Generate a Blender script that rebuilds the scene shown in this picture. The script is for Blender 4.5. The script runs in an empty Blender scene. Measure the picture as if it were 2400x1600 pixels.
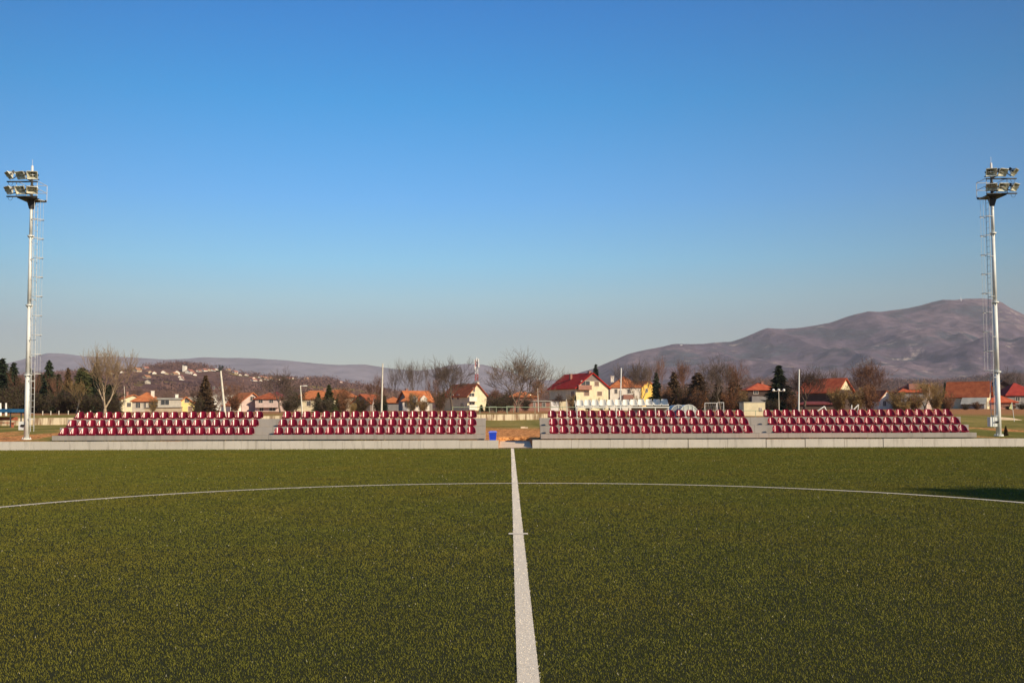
import bpy, math, random
import numpy as np
from mathutils import Vector, Matrix, noise as mnoise
R = math.radians
sc = bpy.context.scene
COL = sc.collection

# ------------------------------------------------------------------ camera
CAM_H = 1.472
cam = bpy.data.cameras.new('camera'); cob = bpy.data.objects.new('camera', cam); COL.objects.link(cob)
cam.sensor_width = 36.0; cam.lens = 36.0; cam.clip_start = 0.1; cam.clip_end = 30000
PITCH, YAW, ROLL = R(3.05), R(-0.12), R(-0.2)
cam.shift_y = 0.0175
CM = Matrix.Rotation(YAW, 4, 'Z') @ Matrix.Rotation(R(90) + PITCH, 4, 'X') @ Matrix.Rotation(ROLL, 4, 'Z')
CM.translation = (0, 0, CAM_H)
cob.matrix_world = CM
sc.camera = cob
CR = CM.to_3x3()

def ray(px, py):
    return CR @ Vector(((px - 1200) / 2400, (800 - py) / 2400 + cam.shift_y, -1.0))
def at(px, py, Y):
    d = ray(px, py)
    return Vector((0, 0, CAM_H)) + d * (Y / d.y)

# ------------------------------------------------------------------ sky, sun, exposure
SUN_TH, SUN_EL = 50.0, 28.0           # degrees: from behind the camera towards the right; elevation
w = bpy.data.worlds.new('World'); sc.world = w; w.use_nodes = True
nt = w.node_tree; bg = nt.nodes['Background']
sky = nt.nodes.new('ShaderNodeTexSky'); sky.sky_type = 'NISHITA'; sky.sun_disc = False
sky.sun_elevation = R(SUN_EL); sky.sun_rotation = R(180 - SUN_TH)
sky.altitude = 500; sky.air_density = 1.3; sky.dust_density = 0.2; sky.ozone_density = 6.0
# deepen the blue of the clear winter sky with height, grey it towards the horizon
tcw = nt.nodes.new('ShaderNodeTexCoord'); spw = nt.nodes.new('ShaderNodeSeparateXYZ'); nt.links.new(tcw.outputs['Generated'], spw.inputs[0])
rw = nt.nodes.new('ShaderNodeValToRGB'); el = rw.color_ramp.elements
stops = [(0.0, (.84, .74, .70)), (0.078, (.88, .81, .78)), (0.111, (.93, 1.0, .93)), (0.145, (.73, 1.09, 1.12)), (0.205, (.46, 1.0, 1.26)), (0.295, (.13, .92, 1.22)), (0.40, (.05, .72, 1.16)), (0.80, (.50, .75, .85))]
while len(el) < len(stops): el.new(0.5)
for e_, (ps, c_) in zip(el, stops): e_.position = ps; e_.color = (*[v / 1.3 for v in c_], 1)
nt.links.new(spw.outputs[2], rw.inputs[0])
mw = nt.nodes.new('ShaderNodeMix'); mw.data_type = 'RGBA'; mw.blend_type = 'MULTIPLY'; mw.inputs[0].default_value = 1.0
nt.links.new(sky.outputs[0], mw.inputs[6]); nt.links.new(rw.outputs[0], mw.inputs[7])
xx = nt.nodes.new('ShaderNodeMath'); xx.operation = 'MULTIPLY'; nt.links.new(spw.outputs[0], xx.inputs[0]); nt.links.new(spw.outputs[0], xx.inputs[1])
xm = nt.nodes.new('ShaderNodeMapRange'); xm.inputs[1].default_value = 0.0; xm.inputs[2].default_value = 0.2; xm.inputs[3].default_value = 1.0; xm.inputs[4].default_value = 0.74
nt.links.new(xx.outputs[0], xm.inputs[0])
mx2 = nt.nodes.new('ShaderNodeMix'); mx2.data_type = 'RGBA'; mx2.blend_type = 'MULTIPLY'; mx2.inputs[0].default_value = 1.0
nt.links.new(mw.outputs[2], mx2.inputs[6]); nt.links.new(xm.outputs[0], mx2.inputs[7]); nt.links.new(mx2.outputs[2], bg.inputs['Color'])
bg.inputs['Strength'].default_value = 0.102 * 1.3
sd = bpy.data.lights.new('sun', 'SUN'); sd.energy = 5.0; sd.angle = R(0.5); sd.color = (1.0, 0.83, 0.60)
so = bpy.data.objects.new('sun', sd); COL.objects.link(so)
sv = Vector((math.sin(R(SUN_TH)) * math.cos(R(SUN_EL)), -math.cos(R(SUN_TH)) * math.cos(R(SUN_EL)), math.sin(R(SUN_EL))))
so.rotation_euler = sv.to_track_quat('Z', 'Y').to_euler()
sc.view_settings.view_transform = 'Standard'; sc.view_settings.look = 'None'
sc.view_settings.exposure = 0.4; sc.view_settings.gamma = 1.0
sc.cycles.volume_bounces = 0; sc.cycles.max_bounces = 6; sc.cycles.transparent_max_bounces = 12

# ------------------------------------------------------------------ helpers
class MB:
    def __init__(s): s.v = []; s.f = []
    def add(s, vs, fs):
        o = len(s.v); s.v.extend([tuple(x) for x in vs]); s.f.extend([tuple(i + o for i in q) for q in fs]); return s
    def box(s, x0, x1, y0, y1, z0, z1):
        return s.add([(x0,y0,z0),(x1,y0,z0),(x1,y1,z0),(x0,y1,z0),(x0,y0,z1),(x1,y0,z1),(x1,y1,z1),(x0,y1,z1)],
                     [(0,3,2,1),(4,5,6,7),(0,1,5,4),(1,2,6,5),(2,3,7,6),(3,0,4,7)])
    def tube(s, a, b, ra, rb=None, n=8, caps=True):
        rb = ra if rb is None else rb
        a = Vector(a); b = Vector(b); d = (b - a)
        if d.length < 1e-9: return s
        d.normalize(); u = d.orthogonal().normalized(); w_ = d.cross(u)
        vs = []
        for p, r in ((a, ra), (b, rb)):
            for i in range(n):
                t = 2 * math.pi * i / n
                vs.append(p + u * (r * math.cos(t)) + w_ * (r * math.sin(t)))
        fs = [(i, (i + 1) % n, n + (i + 1) % n, n + i) for i in range(n)]
        if caps: fs += [tuple(range(n - 1, -1, -1)), tuple(range(n, 2 * n))]
        return s.add(vs, fs)
    def prism(s, pts, y0, y1):       # polygon in xz, extruded along y
        n = len(pts)
        vs = [(x, y0, z) for x, z in pts] + [(x, y1, z) for x, z in pts]
        return s.add(vs, [tuple(range(n)), tuple(range(2 * n - 1, n - 1, -1))] + [(i, i + n, (i + 1) % n + n, (i + 1) % n) for i in range(n)])
    def slab(s, q, th):              # quad/tri given by points, thickened downward by th
        n = len(q); nn = (Vector(q[1]) - Vector(q[0])).cross(Vector(q[2]) - Vector(q[0])).normalized()
        lo = [Vector(p) - nn * th for p in q]
        return s.add(list(q) + lo, [tuple(range(n)), tuple(range(2 * n - 1, n - 1, -1))] + [(i, i + n, (i + 1) % n + n, (i + 1) % n) for i in range(n)])
    def ball(s, c, r, n=8, m=6):
        vs = []; fs = []
        for j in range(m + 1):
            ph = math.pi * j / m
            for i in range(n):
                t = 2 * math.pi * i / n
                vs.append((c[0] + r * math.sin(ph) * math.cos(t), c[1] + r * math.sin(ph) * math.sin(t), c[2] + r * math.cos(ph)))
        for j in range(m):
            for i in range(n):
                fs.append((j * n + i, (j + 1) * n + i, (j + 1) * n + (i + 1) % n, j * n + (i + 1) % n))
        return s.add(vs, fs)
    def build(s, name, mat, parent=None, smooth=False):
        me = bpy.data.meshes.new(name); me.from_pydata(s.v, [], s.f); me.materials.append(mat)
        if smooth: me.polygons.foreach_set('use_smooth', [True] * len(me.polygons))
        o = bpy.data.objects.new(name, me); COL.objects.link(o)
        if parent is not None: o.parent = parent
        return o

def np_mesh(name, V, F, mat, parent=None, smooth=False, attr=None):
    me = bpy.data.meshes.new(name); k = F.shape[1]
    me.vertices.add(len(V)); me.vertices.foreach_set('co', np.asarray(V, np.float32).ravel())
    me.loops.add(F.size); me.loops.foreach_set('vertex_index', np.asarray(F, np.int32).ravel())
    me.polygons.add(len(F)); me.polygons.foreach_set('loop_start', np.arange(0, F.size, k, dtype=np.int32))
    me.update(calc_edges=True)
    if smooth: me.polygons.foreach_set('use_smooth', [True] * len(F))
    if attr is not None:
        a = me.attributes.new('rnd', 'FLOAT', 'FACE'); a.data.foreach_set('value', np.asarray(attr, np.float32))
    me.materials.append(mat)
    o = bpy.data.objects.new(name, me); COL.objects.link(o)
    if parent is not None: o.parent = parent
    return o

def tag(o, label=None, cat=None, group=None, kind=None):
    if label: o['label'] = label
    if cat: o['category'] = cat
    if group: o['group'] = group
    if kind: o['kind'] = kind
    return o
def thing(name, label, cat, loc=(0, 0, 0), rz=0.0, group=None):
    o = bpy.data.objects.new(name, None); COL.objects.link(o); o.empty_display_size = 0.2
    o.location = loc; o.rotation_euler = (0, 0, rz)
    return tag(o, label, cat, group)
def dup(root, loc, rz=0.0, scale=None, label=None, group=None):
    r = root.copy(); COL.objects.link(r); r.location = loc; r.rotation_euler = (0, 0, rz)
    if scale is not None: r.scale = scale
    if label: r['label'] = label
    if group: r['group'] = group
    for ch in list(root.children):
        c = ch.copy(); COL.objects.link(c); c.parent = r
        for g in list(ch.children):
            d = g.copy(); COL.objects.link(d); d.parent = c
    return r

# ------------------------------------------------------------------ materials
_m = {}
def mat(name, col, rough=0.8, var=0.12, scale=3.0, bump=0.0, coat=0.0, metal=0.0, spec=0.3, trans=0.0, stretch=None, col2=None, detail=4):
    if name in _m: return _m[name]
    m = bpy.data.materials.new(name); m.use_nodes = True; _m[name] = m
    n = m.node_tree; b = n.nodes['Principled BSDF']
    b.inputs['Roughness'].default_value = rough; b.inputs['Metallic'].default_value = metal
    b.inputs['Specular IOR Level'].default_value = spec; b.inputs['Coat Weight'].default_value = coat
    b.inputs['Coat Roughness'].default_value = 0.12
    tc = n.nodes.new('ShaderNodeTexCoord'); mp = n.nodes.new('ShaderNodeMapping')
    if stretch: mp.inputs['Scale'].default_value = stretch
    n.links.new(tc.outputs['Object'], mp.inputs[0])
    nz = n.nodes.new('ShaderNodeTexNoise'); nz.inputs['Scale'].default_value = scale; nz.inputs['Detail'].default_value = detail
    n.links.new(mp.outputs[0], nz.inputs['Vector'])
    rp = n.nodes.new('ShaderNodeValToRGB')
    c2 = col2 if col2 else tuple(min(1, c * (1 + var)) for c in col)
    c1 = col if col2 else tuple(c * (1 - var) for c in col)
    rp.color_ramp.elements[0].position = 0.35; rp.color_ramp.elements[1].position = 0.65
    rp.color_ramp.elements[0].color = (*c1, 1); rp.color_ramp.elements[1].color = (*c2, 1)
    n.links.new(nz.outputs[0], rp.inputs[0]); n.links.new(rp.outputs[0], b.inputs['Base Color'])
    if bump:
        bp = n.nodes.new('ShaderNodeBump'); bp.inputs['Strength'].default_value = bump; bp.inputs['Distance'].default_value = 0.02
        n.links.new(nz.outputs[0], bp.inputs['Height']); n.links.new(bp.outputs[0], b.inputs['Normal'])
    if trans:
        tr = n.nodes.new('ShaderNodeBsdfTranslucent'); mx = n.nodes.new('ShaderNodeMixShader'); mx.inputs[0].default_value = trans
        n.links.new(rp.outputs[0], tr.inputs[0]); n.links.new(b.outputs[0], mx.inputs[1]); n.links.new(tr.outputs[0], mx.inputs[2])
        n.links.new(mx.outputs[0], n.nodes['Material Output'].inputs['Surface'])
    return m

def node(n, t, **kw):
    x = n.nodes.new(t)
    for k, v in kw.items():
        if k in x.inputs: x.inputs[k].default_value = v
        else: setattr(x, k, v)
    return x
def mixc(n, fac, a, b):
    x = n.nodes.new('ShaderNodeMix'); x.data_type = 'RGBA'
    for i, v in ((0, fac), (6, a), (7, b)):
        if isinstance(v, (int, float)): x.inputs[i].default_value = v
        elif isinstance(v, tuple): x.inputs[i].default_value = (*v, 1)
        else: n.links.new(v, x.inputs[i])
    return x.outputs[2]
def ramp(n, src, p0, p1, c0=(0, 0, 0), c1=(1, 1, 1)):
    x = n.nodes.new('ShaderNodeValToRGB'); e = x.color_ramp.elements
    e[0].position = p0; e[1].position = p1; e[0].color = (*c0, 1); e[1].color = (*c1, 1)
    n.links.new(src, x.inputs[0]); return x.outputs[0]
def wnoise(n, scale, detail=5, stretch=(1, 1, 1), rough=0.55):
    tc = n.nodes.new('ShaderNodeNewGeometry'); mp = n.nodes.new('ShaderNodeMapping'); mp.inputs['Scale'].default_value = stretch
    n.links.new(tc.outputs['Position'], mp.inputs[0])
    z = n.nodes.new('ShaderNodeTexNoise'); z.inputs['Scale'].default_value = scale; z.inputs['Detail'].default_value = detail
    z.inputs['Roughness'].default_value = rough
    n.links.new(mp.outputs[0], z.inputs['Vector']); return z.outputs[0]
def maprange(n, src, a, b, c=0.0, d=1.0):
    x = n.nodes.new('ShaderNodeMapRange'); x.inputs[1].default_value = a; x.inputs[2].default_value = b
    x.inputs[3].default_value = c; x.inputs[4].default_value = d
    n.links.new(src, x.inputs[0]); return x.outputs[0]
def math_(n, op, a, b):
    x = n.nodes.new('ShaderNodeMath'); x.operation = op
    for i, v in enumerate((a, b)):
        if isinstance(v, (int, float)): x.inputs[i].default_value = v
        else: n.links.new(v, x.inputs[i])
    return x.outputs[0]
def newmat(name, rough=0.9, spec=0.2):
    m = bpy.data.materials.new(name); m.use_nodes = True
    b = m.node_tree.nodes['Principled BSDF']; b.inputs['Roughness'].default_value = rough; b.inputs['Specular IOR Level'].default_value = spec
    return m, m.node_tree, b

# turf: per-blade random plus broad worn patches
def turf_mat(name, lo, hi, dry, patch=True):
    m, n, b = newmat(name, 0.7, 0.12)
    a = node(n, 'ShaderNodeAttribute', attribute_name='rnd').outputs['Fac']
    c = mixc(n, a, lo, hi)
    p = wnoise(n, 0.35, 4)
    c = mixc(n, ramp(n, p, 0.42, 0.66, (0.0,) * 3, (0.55,) * 3), c, mixc(n, a, tuple(x * 0.75 for x in dry), dry))
    c = mixc(n, math_(n, 'GREATER_THAN', a, 0.9965), c, (0.55, 0.50, 0.34))
    q = wnoise(n, 1.6, 4)
    c = mixc(n, ramp(n, q, 0.35, 0.65, (0.0,) * 3, (0.28,) * 3), c, tuple(x * 0.45 for x in lo))
    n.links.new(c, b.inputs['Base Color'])
    tr = n.nodes.new('ShaderNodeBsdfTranslucent'); mx = n.nodes.new('ShaderNodeMixShader'); mx.inputs[0].default_value = 0.25
    n.links.new(c, tr.inputs[0]); n.links.new(b.outputs[0], mx.inputs[1]); n.links.new(tr.outputs[0], mx.inputs[2])
    n.links.new(mx.outputs[0], n.nodes['Material Output'].inputs['Surface'])
    return m
M_blade = turf_mat('turf_fibre', (0.095, 0.104, 0.014), (0.215, 0.205, 0.032), (0.235, 0.19, 0.028))
M_wblade = mat('line_fibre', (0.82, 0.74, 0.61), 0.6, 0.12, 300)
M_line = mat('line_paint', (0.66, 0.58, 0.46), 0.8, 0.12, 60)
def pitch_mat():
    m, n, b = newmat('turf_base', 0.95, 0.1)
    c = mixc(n, wnoise(n, 60, 4), (0.018, 0.020, 0.007), (0.040, 0.039, 0.013))
    n.links.new(c, b.inputs['Base Color']); return m
M_pitch = pitch_mat()

def ground_mat():
    m, n, b = newmat('meadow_ground', 1.0, 0.05)
    g = n.nodes.new('ShaderNodeNewGeometry'); sp = n.nodes.new('ShaderNodeSeparateXYZ'); n.links.new(g.outputs['Position'], sp.inputs[0])
    X, Y = sp.outputs[0], sp.outputs[1]
    n1 = wnoise(n, 0.35, 6, (1, 0.35, 1)); n2 = wnoise(n, 4.0, 5); n3 = wnoise(n, 0.05, 4, (1, 0.5, 1))
    grass = mixc(n, ramp(n, n1, 0.4, 0.6), (0.16, 0.15, 0.028), (0.34, 0.25, 0.075))
    grass = mixc(n, ramp(n, n2, 0.35, 0.7, (0.0,) * 3, (0.5,) * 3), grass, (0.10, 0.09, 0.025))
    dry = mixc(n, ramp(n, n2, 0.35, 0.65), (0.26, 0.12, 0.05), (0.42, 0.20, 0.085))
    litter = mixc(n, ramp(n, wnoise(n, 4.5, 6, rough=0.75), 0.42, 0.58), (0.22, 0.08, 0.025), (0.78, 0.36, 0.13))
    fdry = maprange(n, math_(n, 'ADD', Y, math_(n, 'MULTIPLY', n3, 60.0)), 135, 155)
    c = mixc(n, fdry, grass, dry)
    far = mixc(n, ramp(n, wnoise(n, 0.01, 5), 0.4, 0.6), (0.09, 0.06, 0.04), (0.14, 0.11, 0.05))
    c = mixc(n, maprange(n, Y, 260, 420), c, far)
    yy = math_(n, 'ADD', Y, math_(n, 'MULTIPLY', n1, 16.0))
    fl = maprange(n, yy, 76, 66)
    gap = maprange(n, math_(n, 'ABSOLUTE', math_(n, 'SUBTRACT', X, 0.3), 0.0), 4.5, 3.0)
    fl2 = math_(n, 'MULTIPLY', fl, math_(n, 'MAXIMUM', gap, ramp(n, n1, 0.5, 0.58)))
    c = mixc(n, fl2, c, litter)
    n.links.new(c, b.inputs['Base Color'])
    bp = node(n, 'ShaderNodeBump', Strength=0.8, Distance=0.1); n.links.new(n2, bp.inputs['Height']); n.links.new(bp.outputs[0], b.inputs['Normal'])
    return m
M_ground = ground_mat()

def hill_mat(name, base, alt, green, gpos=(0.55, 0.66), rock=None, scale=0.004, fine=0.03, rockpos=(0.66, 0.72)):
    m, n, b = newmat(name, 1.0, 0.0)
    c = mixc(n, ramp(n, wnoise(n, scale, 8, rough=0.6), 0.4, 0.6), base, alt)
    c = mixc(n, ramp(n, wnoise(n, scale * 1.7, 7, (1, 0.6, 2.5), 0.62), *gpos), c, green)
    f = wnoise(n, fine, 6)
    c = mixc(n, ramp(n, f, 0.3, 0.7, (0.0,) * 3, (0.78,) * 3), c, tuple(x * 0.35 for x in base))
    if rock:
        k = math_(n, 'MULTIPLY', ramp(n, wnoise(n, scale * 0.8, 3), 0.45, 0.6), ramp(n, wnoise(n, scale * 6, 8, rough=0.7), *rockpos))
        c = mixc(n, k, c, rock)
    n.links.new(c, b.inputs['Base Color'])
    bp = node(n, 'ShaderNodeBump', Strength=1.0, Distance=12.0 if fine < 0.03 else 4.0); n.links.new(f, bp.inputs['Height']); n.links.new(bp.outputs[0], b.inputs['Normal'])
    return m

def concrete_mat(name, col, dark, scale=1.0, bump=0.3, streak=0.55):
    m, n, b = newmat(name, 0.9, 0.2)
    big = wnoise(n, 0.9 * scale, 6, (1, 1, 1)); strk = wnoise(n, 5.0 * scale, 5, (1.0, 1.0, 0.12)); fine = wnoise(n, 45 * scale, 4)
    c = mixc(n, ramp(n, big, 0.35, 0.68), col, tuple(x * 0.86 for x in col))
    c = mixc(n, ramp(n, strk, 0.52 if streak < 0.8 else 0.46, 0.75 if streak < 0.8 else 0.62, (0.0,) * 3, (streak,) * 3), c, dark)
    c = mixc(n, ramp(n, fine, 0.3, 0.7, (0.0,) * 3, (0.25,) * 3), c, dark)
    n.links.new(c, b.inputs['Base Color'])
    bp = node(n, 'ShaderNodeBump', Strength=bump, Distance=0.01); n.links.new(fine, bp.inputs['Height']); n.links.new(bp.outputs[0], b.inputs['Normal'])
    return m
M_slab = concrete_mat('precast_concrete', (0.60, 0.55, 0.465), (0.25, 0.22, 0.17), streak=0.72)
M_stand = concrete_mat('stand_concrete', (0.36, 0.325, 0.29), (0.20, 0.18, 0.155), streak=0.7)
M_wall = concrete_mat('old_wall_concrete', (0.68, 0.57, 0.40), (0.16, 0.09, 0.045), 0.8, streak=0.85)
M_path = concrete_mat('path_concrete', (0.80, 0.62, 0.44), (0.40, 0.32, 0.24))
M_seat = mat('burgundy_plastic', (0.16, 0.003, 0.010), 0.23, 0.10, 2.0, coat=0.08, spec=0.38)
def vary(m, k):                      # each moulding faded a little differently
    n = m.node_tree; b = n.nodes['Principled BSDF']; src = b.inputs['Base Color'].links[0].from_socket
    oi = n.nodes.new('ShaderNodeObjectInfo'); mr = n.nodes.new('ShaderNodeMapRange'); mr.inputs[3].default_value = 1 - k; mr.inputs[4].default_value = 1 + k
    hv = n.nodes.new('ShaderNodeHueSaturation'); n.links.new(oi.outputs['Random'], mr.inputs[0]); n.links.new(mr.outputs[0], hv.inputs['Value'])
    n.links.new(src, hv.inputs['Color']); n.links.new(hv.outputs[0], b.inputs['Base Color'])
vary(M_seat, 0.22)
M_wseat = mat('white_plastic', (0.64, 0.62, 0.55), 0.5, 0.06, 2.0, spec=0.25)
M_steel = mat('galvanised_steel', (0.68, 0.69, 0.64), 0.5, 0.06, 4, metal=0.0, spec=0.5)
M_dark = mat('dark_steel', (0.05, 0.052, 0.055), 0.6, 0.2, 6)
M_black = mat('black_rubber', (0.02, 0.02, 0.02), 0.8, 0.2, 6)
M_refl = mat('lamp_reflector', (0.72, 0.70, 0.56), 0.25, 0.35, 9, metal=0.35, spec=0.6, coat=0.5)
M_bin = mat('blue_plastic', (0.01, 0.055, 0.55), 0.35, 0.1, 5, coat=0.2, spec=0.5)
M_box = mat('white_cabinet', (0.66, 0.68, 0.64), 0.5, 0.05, 5)
M_pipe = mat('white_pipe', (0.75, 0.73, 0.68), 0.5, 0.06, 5)
M_pole = mat('concrete_pole', (0.62, 0.57, 0.47), 0.85, 0.12, 3)
M_rail = mat('pale_green_rail', (0.30, 0.36, 0.24), 0.6, 0.15, 3)
M_blue = mat('blue_canopy', (0.015, 0.09, 0.20), 0.6, 0.15, 3)
M_glassy = mat('polycarbonate', (0.46, 0.48, 0.44), 0.4, 0.1, 3, spec=0.4)
M_glassb = mat('polycarbonate_blue', (0.24, 0.25, 0.26), 0.4, 0.1, 3, spec=0.3)
M_pane = mat('window_glass', (0.045, 0.05, 0.055), 0.12, 0.3, 2, spec=0.7)
M_shut = mat('brown_shutter', (0.20, 0.13, 0.09), 0.7, 0.15, 6)
M_wframe = mat('window_frame', (0.55, 0.48, 0.40), 0.6, 0.1, 5)
M_bark = mat('grey_bark', (0.12, 0.09, 0.065), 0.95, 0.3, 5, bump=0.4)
M_barkp = mat('pale_bark', (0.34, 0.27, 0.18), 0.95, 0.25, 5, bump=0.4)
M_birch = mat('birch_bark', (0.62, 0.57, 0.50), 0.9, 0.25, 6)
M_twig_g = mat('grey_twigs', (0.125, 0.092, 0.070), 0.95, 0.25, 1)
M_twig_p = mat('pale_twigs', (0.30, 0.22, 0.13), 0.95, 0.2, 1)
M_twig_r = mat('red_brown_twigs', (0.17, 0.085, 0.05), 0.95, 0.25, 1)
M_twig_y = mat('yellow_brown_twigs', (0.27, 0.18, 0.075), 0.95, 0.25, 1)
M_twig_d = mat('dark_twigs', (0.085, 0.055, 0.042), 0.95, 0.25, 1)
M_leaf_o = mat('dead_orange_leaves', (0.40, 0.17, 0.05), 0.9, 0.3, 1, trans=0.2)
M_leaf_g = mat('olive_leaves', (0.062, 0.055, 0.022), 0.9, 0.35, 0.8, trans=0.15)
M_need = mat('spruce_needles', (0.028, 0.042, 0.018), 0.9, 0.4, 0.7, trans=0.08)
M_needb = mat('pine_needles', (0.075, 0.080, 0.026), 0.9, 0.4, 0.6, trans=0.1)
M_needr = mat('rusty_needles', (0.11, 0.065, 0.03), 0.9, 0.4, 0.6, trans=0.1)

# ------------------------------------------------------------------ ground
PR = [(-9000, -0.02), (44.29, -0.02), (44.3, 0.30), (50, 0.33), (60, 0.58), (80, 0.68), (100, 0.85), (150, 1.75), (200, 2.1), (260, 2.2), (400, 3.0), (1000, 6), (1500, 10), (9500, 20)]
PX = [p[0] for p in PR]; PZ = [p[1] for p in PR]
def wall_y(X): return 100 + 0.42 * X
def gz(X, Y):
    if Y > 44.29 and Y < 50 and -0.5 < X < 0.96:
        return 0.01 + (Y - 44.3) / 5.7 * 0.14
    z = float(np.interp(Y, PX, PZ))
    if X < 9 and Y > 75:
        t = min(1, max(0, (Y - wall_y(X)) / 2.5)); t2 = min(1, max(0, (150 - Y) / 40))
        z += 0.5 * t * t2
    if Y > 44.6: z += 0.035 * mnoise.noise(Vector((X * 0.5, Y * 0.5, 0))) * (1 if Y > 46 else 0.5)
    if Y > 70: z += 0.12 * mnoise.noise(Vector((X * 0.06, Y * 0.06, 5)))
    return z
xs = np.concatenate([np.linspace(-9000, -400, 14), np.linspace(-300, -70, 12), np.arange(-60, -1, 1.5), [-0.8, -0.505, -0.495, 0.2, 0.955, 0.965, 1.4], np.arange(2, 61, 1.5), np.linspace(70, 300, 12), np.linspace(400, 9000, 14)])
ys = np.concatenate([[-4000, -1500, -600, -200, -60, -20, 0, 20, 40, 44.285, 44.295, 45, 46, 47, 48, 49, 49.99, 50.01], np.arange(51, 130, 1.0), np.arange(132, 300, 6), np.linspace(320, 1000, 18), np.linspace(1100, 9400, 24)])
GX, GY = np.meshgrid(xs, ys)
GZ = np.array([[gz(a, b) for a in xs] for b in ys])
V = np.stack([GX, GY, GZ], -1).reshape(-1, 3)
def gridf(nr, nc):
    i = np.arange(nr * nc).reshape(nr, nc)
    return np.stack([i[:-1, :-1], i[:-1, 1:], i[1:, 1:], i[1:, :-1]], -1).reshape(-1, 4)
tag(np_mesh('ground', V, gridf(len(ys), len(xs)), M_ground, smooth=False), kind='structure')

TL = 43.6                                  # far touchline; centre spot at 12.66
CS = 12.66
pb = MB(); pb.add([(-52, -19.5, 0), (52, -19.5, 0), (52, 44.19, 0), (-52, 44.19, 0)], [(0, 1, 2, 3)])
tag(pb.build('pitch', M_pitch), kind='structure')
LX = 0.096
def sheet(name, x0, x1, y0, y1, z=0.006, m=M_line):
    b = MB(); b.add([(x0, y0, z), (x1, y0, z), (x1, y1, z), (x0, y1, z)], [(0, 1, 2, 3)]); return tag(b.build(name, m), kind='structure')
hl = sheet('halfway_line', LX - 0.062, LX + 0.062, -18.3, TL - 0.06, 0.007)
cm = sheet('centre_mark', LX - 0.118, LX + 0.118, CS - 0.07, CS + 0.07, 0.010)
tl = sheet('touchline', -50, 50, TL - 0.05, TL + 0.05, 0.007)
cb = MB(); N = 240
for i in range(N):
    a0, a1 = 2 * math.pi * i / N, 2 * math.pi * (i + 1) / N
    q = [(LX + r * math.cos(a), CS + r * math.sin(a), 0.012) for a, r in ((a0, 9.09), (a0, 9.21), (a1, 9.21), (a1, 9.09))]
    cb.add(q, [(0, 1, 2, 3)])
cc = tag(cb.build('centre_circle', M_line), kind='structure')

# turf fibres, denser near the camera
rng = np.random.default_rng(7)
def turf():
    n = 1800000
    u = rng.random(n)
    y0, y1 = 4.2, 44.1
    Yb = y0 + (y1 - y0) * u ** 1.2
    Xb = (rng.random(n) * 2 - 1) * (0.52 * Yb + 3.2)
    n2 = 620000                       # coarser cover for the rest of the pitch, outside the picture
    Y2 = rng.uniform(-19.4, 44.1, n2); X2 = rng.uniform(-51.8, 51.8, n2); k2 = np.abs(X2) > np.maximum(0, 0.52 * Y2 + 3.2) * (Y2 > 4.2)
    Y2, X2 = Y2[k2], X2[k2]; Yb = np.concatenate([Yb, Y2]); Xb = np.concatenate([Xb, X2]); far2 = np.concatenate([np.zeros(n), np.ones(len(Y2))]); n = len(Yb)
    dline = np.minimum.reduce([np.abs(Xb - LX) - 0.062, np.abs(np.hypot(Xb - LX, Yb - CS) - 9.15) - 0.062,
                               np.abs(Yb - TL) - 0.05, np.maximum(np.abs(Xb - LX) - 0.118, np.abs(Yb - CS) - 0.07)])
    dl = dline + rng.normal(0, 0.005, n)
    white = dl < 0
    wd = np.where(far2 > 0, 0.045, 0.0001 + 0.00074 * Yb) * (0.7 + 0.6 * rng.random(n))
    ht = (0.006 + 0.009 * rng.random(n)) * np.where(white, 0.85, 1.0)
    az = rng.random(n) * math.pi; la = rng.random(n) * 2 * math.pi; ln = ht * (0.05 + 0.6 * rng.random(n))
    P = np.stack([Xb, Yb, np.zeros(n)], -1)
    du = np.stack([np.cos(az), np.sin(az), np.zeros(n)], -1) * wd[:, None] / 2
    tip = P + np.stack([np.cos(la) * ln, np.sin(la) * ln, ht], -1)
    Vv = np.stack([P - du, P + du, tip + du * 0.35, tip - du * 0.35], 1)
    rr = rng.random(n)
    for sel, name, m in ((~white, 'turf_fibres', M_blade), (white, 'line_fibres', M_wblade)):
        v = Vv[sel].reshape(-1, 3); f = np.arange(len(v)).reshape(-1, 4)
        o = np_mesh(name, v, f, m, attr=rr[sel])
        if name == 'turf_fibres':
            tag(o, 'short olive green artificial turf fibres covering the whole pitch', 'artificial turf', kind='stuff')
        else:
            tag(o, 'white turf fibres of the painted pitch markings', 'line marking turf', kind='stuff')
turf()
pt = MB()
for k in range(6):
    a, b_ = 44.2 + k * 0.97, 44.2 + (k + 1) * 0.97
    za, zb = max(0.014, gz(0, a + 0.11) + 0.012), gz(0, min(49.98, b_ + 0.11)) + 0.012
    pt.add([(-0.49, a, za), (0.95, a, za), (0.95, b_, zb), (-0.49, b_, zb)], [(0, 1, 2, 3)])
tag(pt.build('path', M_path), kind='structure')

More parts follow.
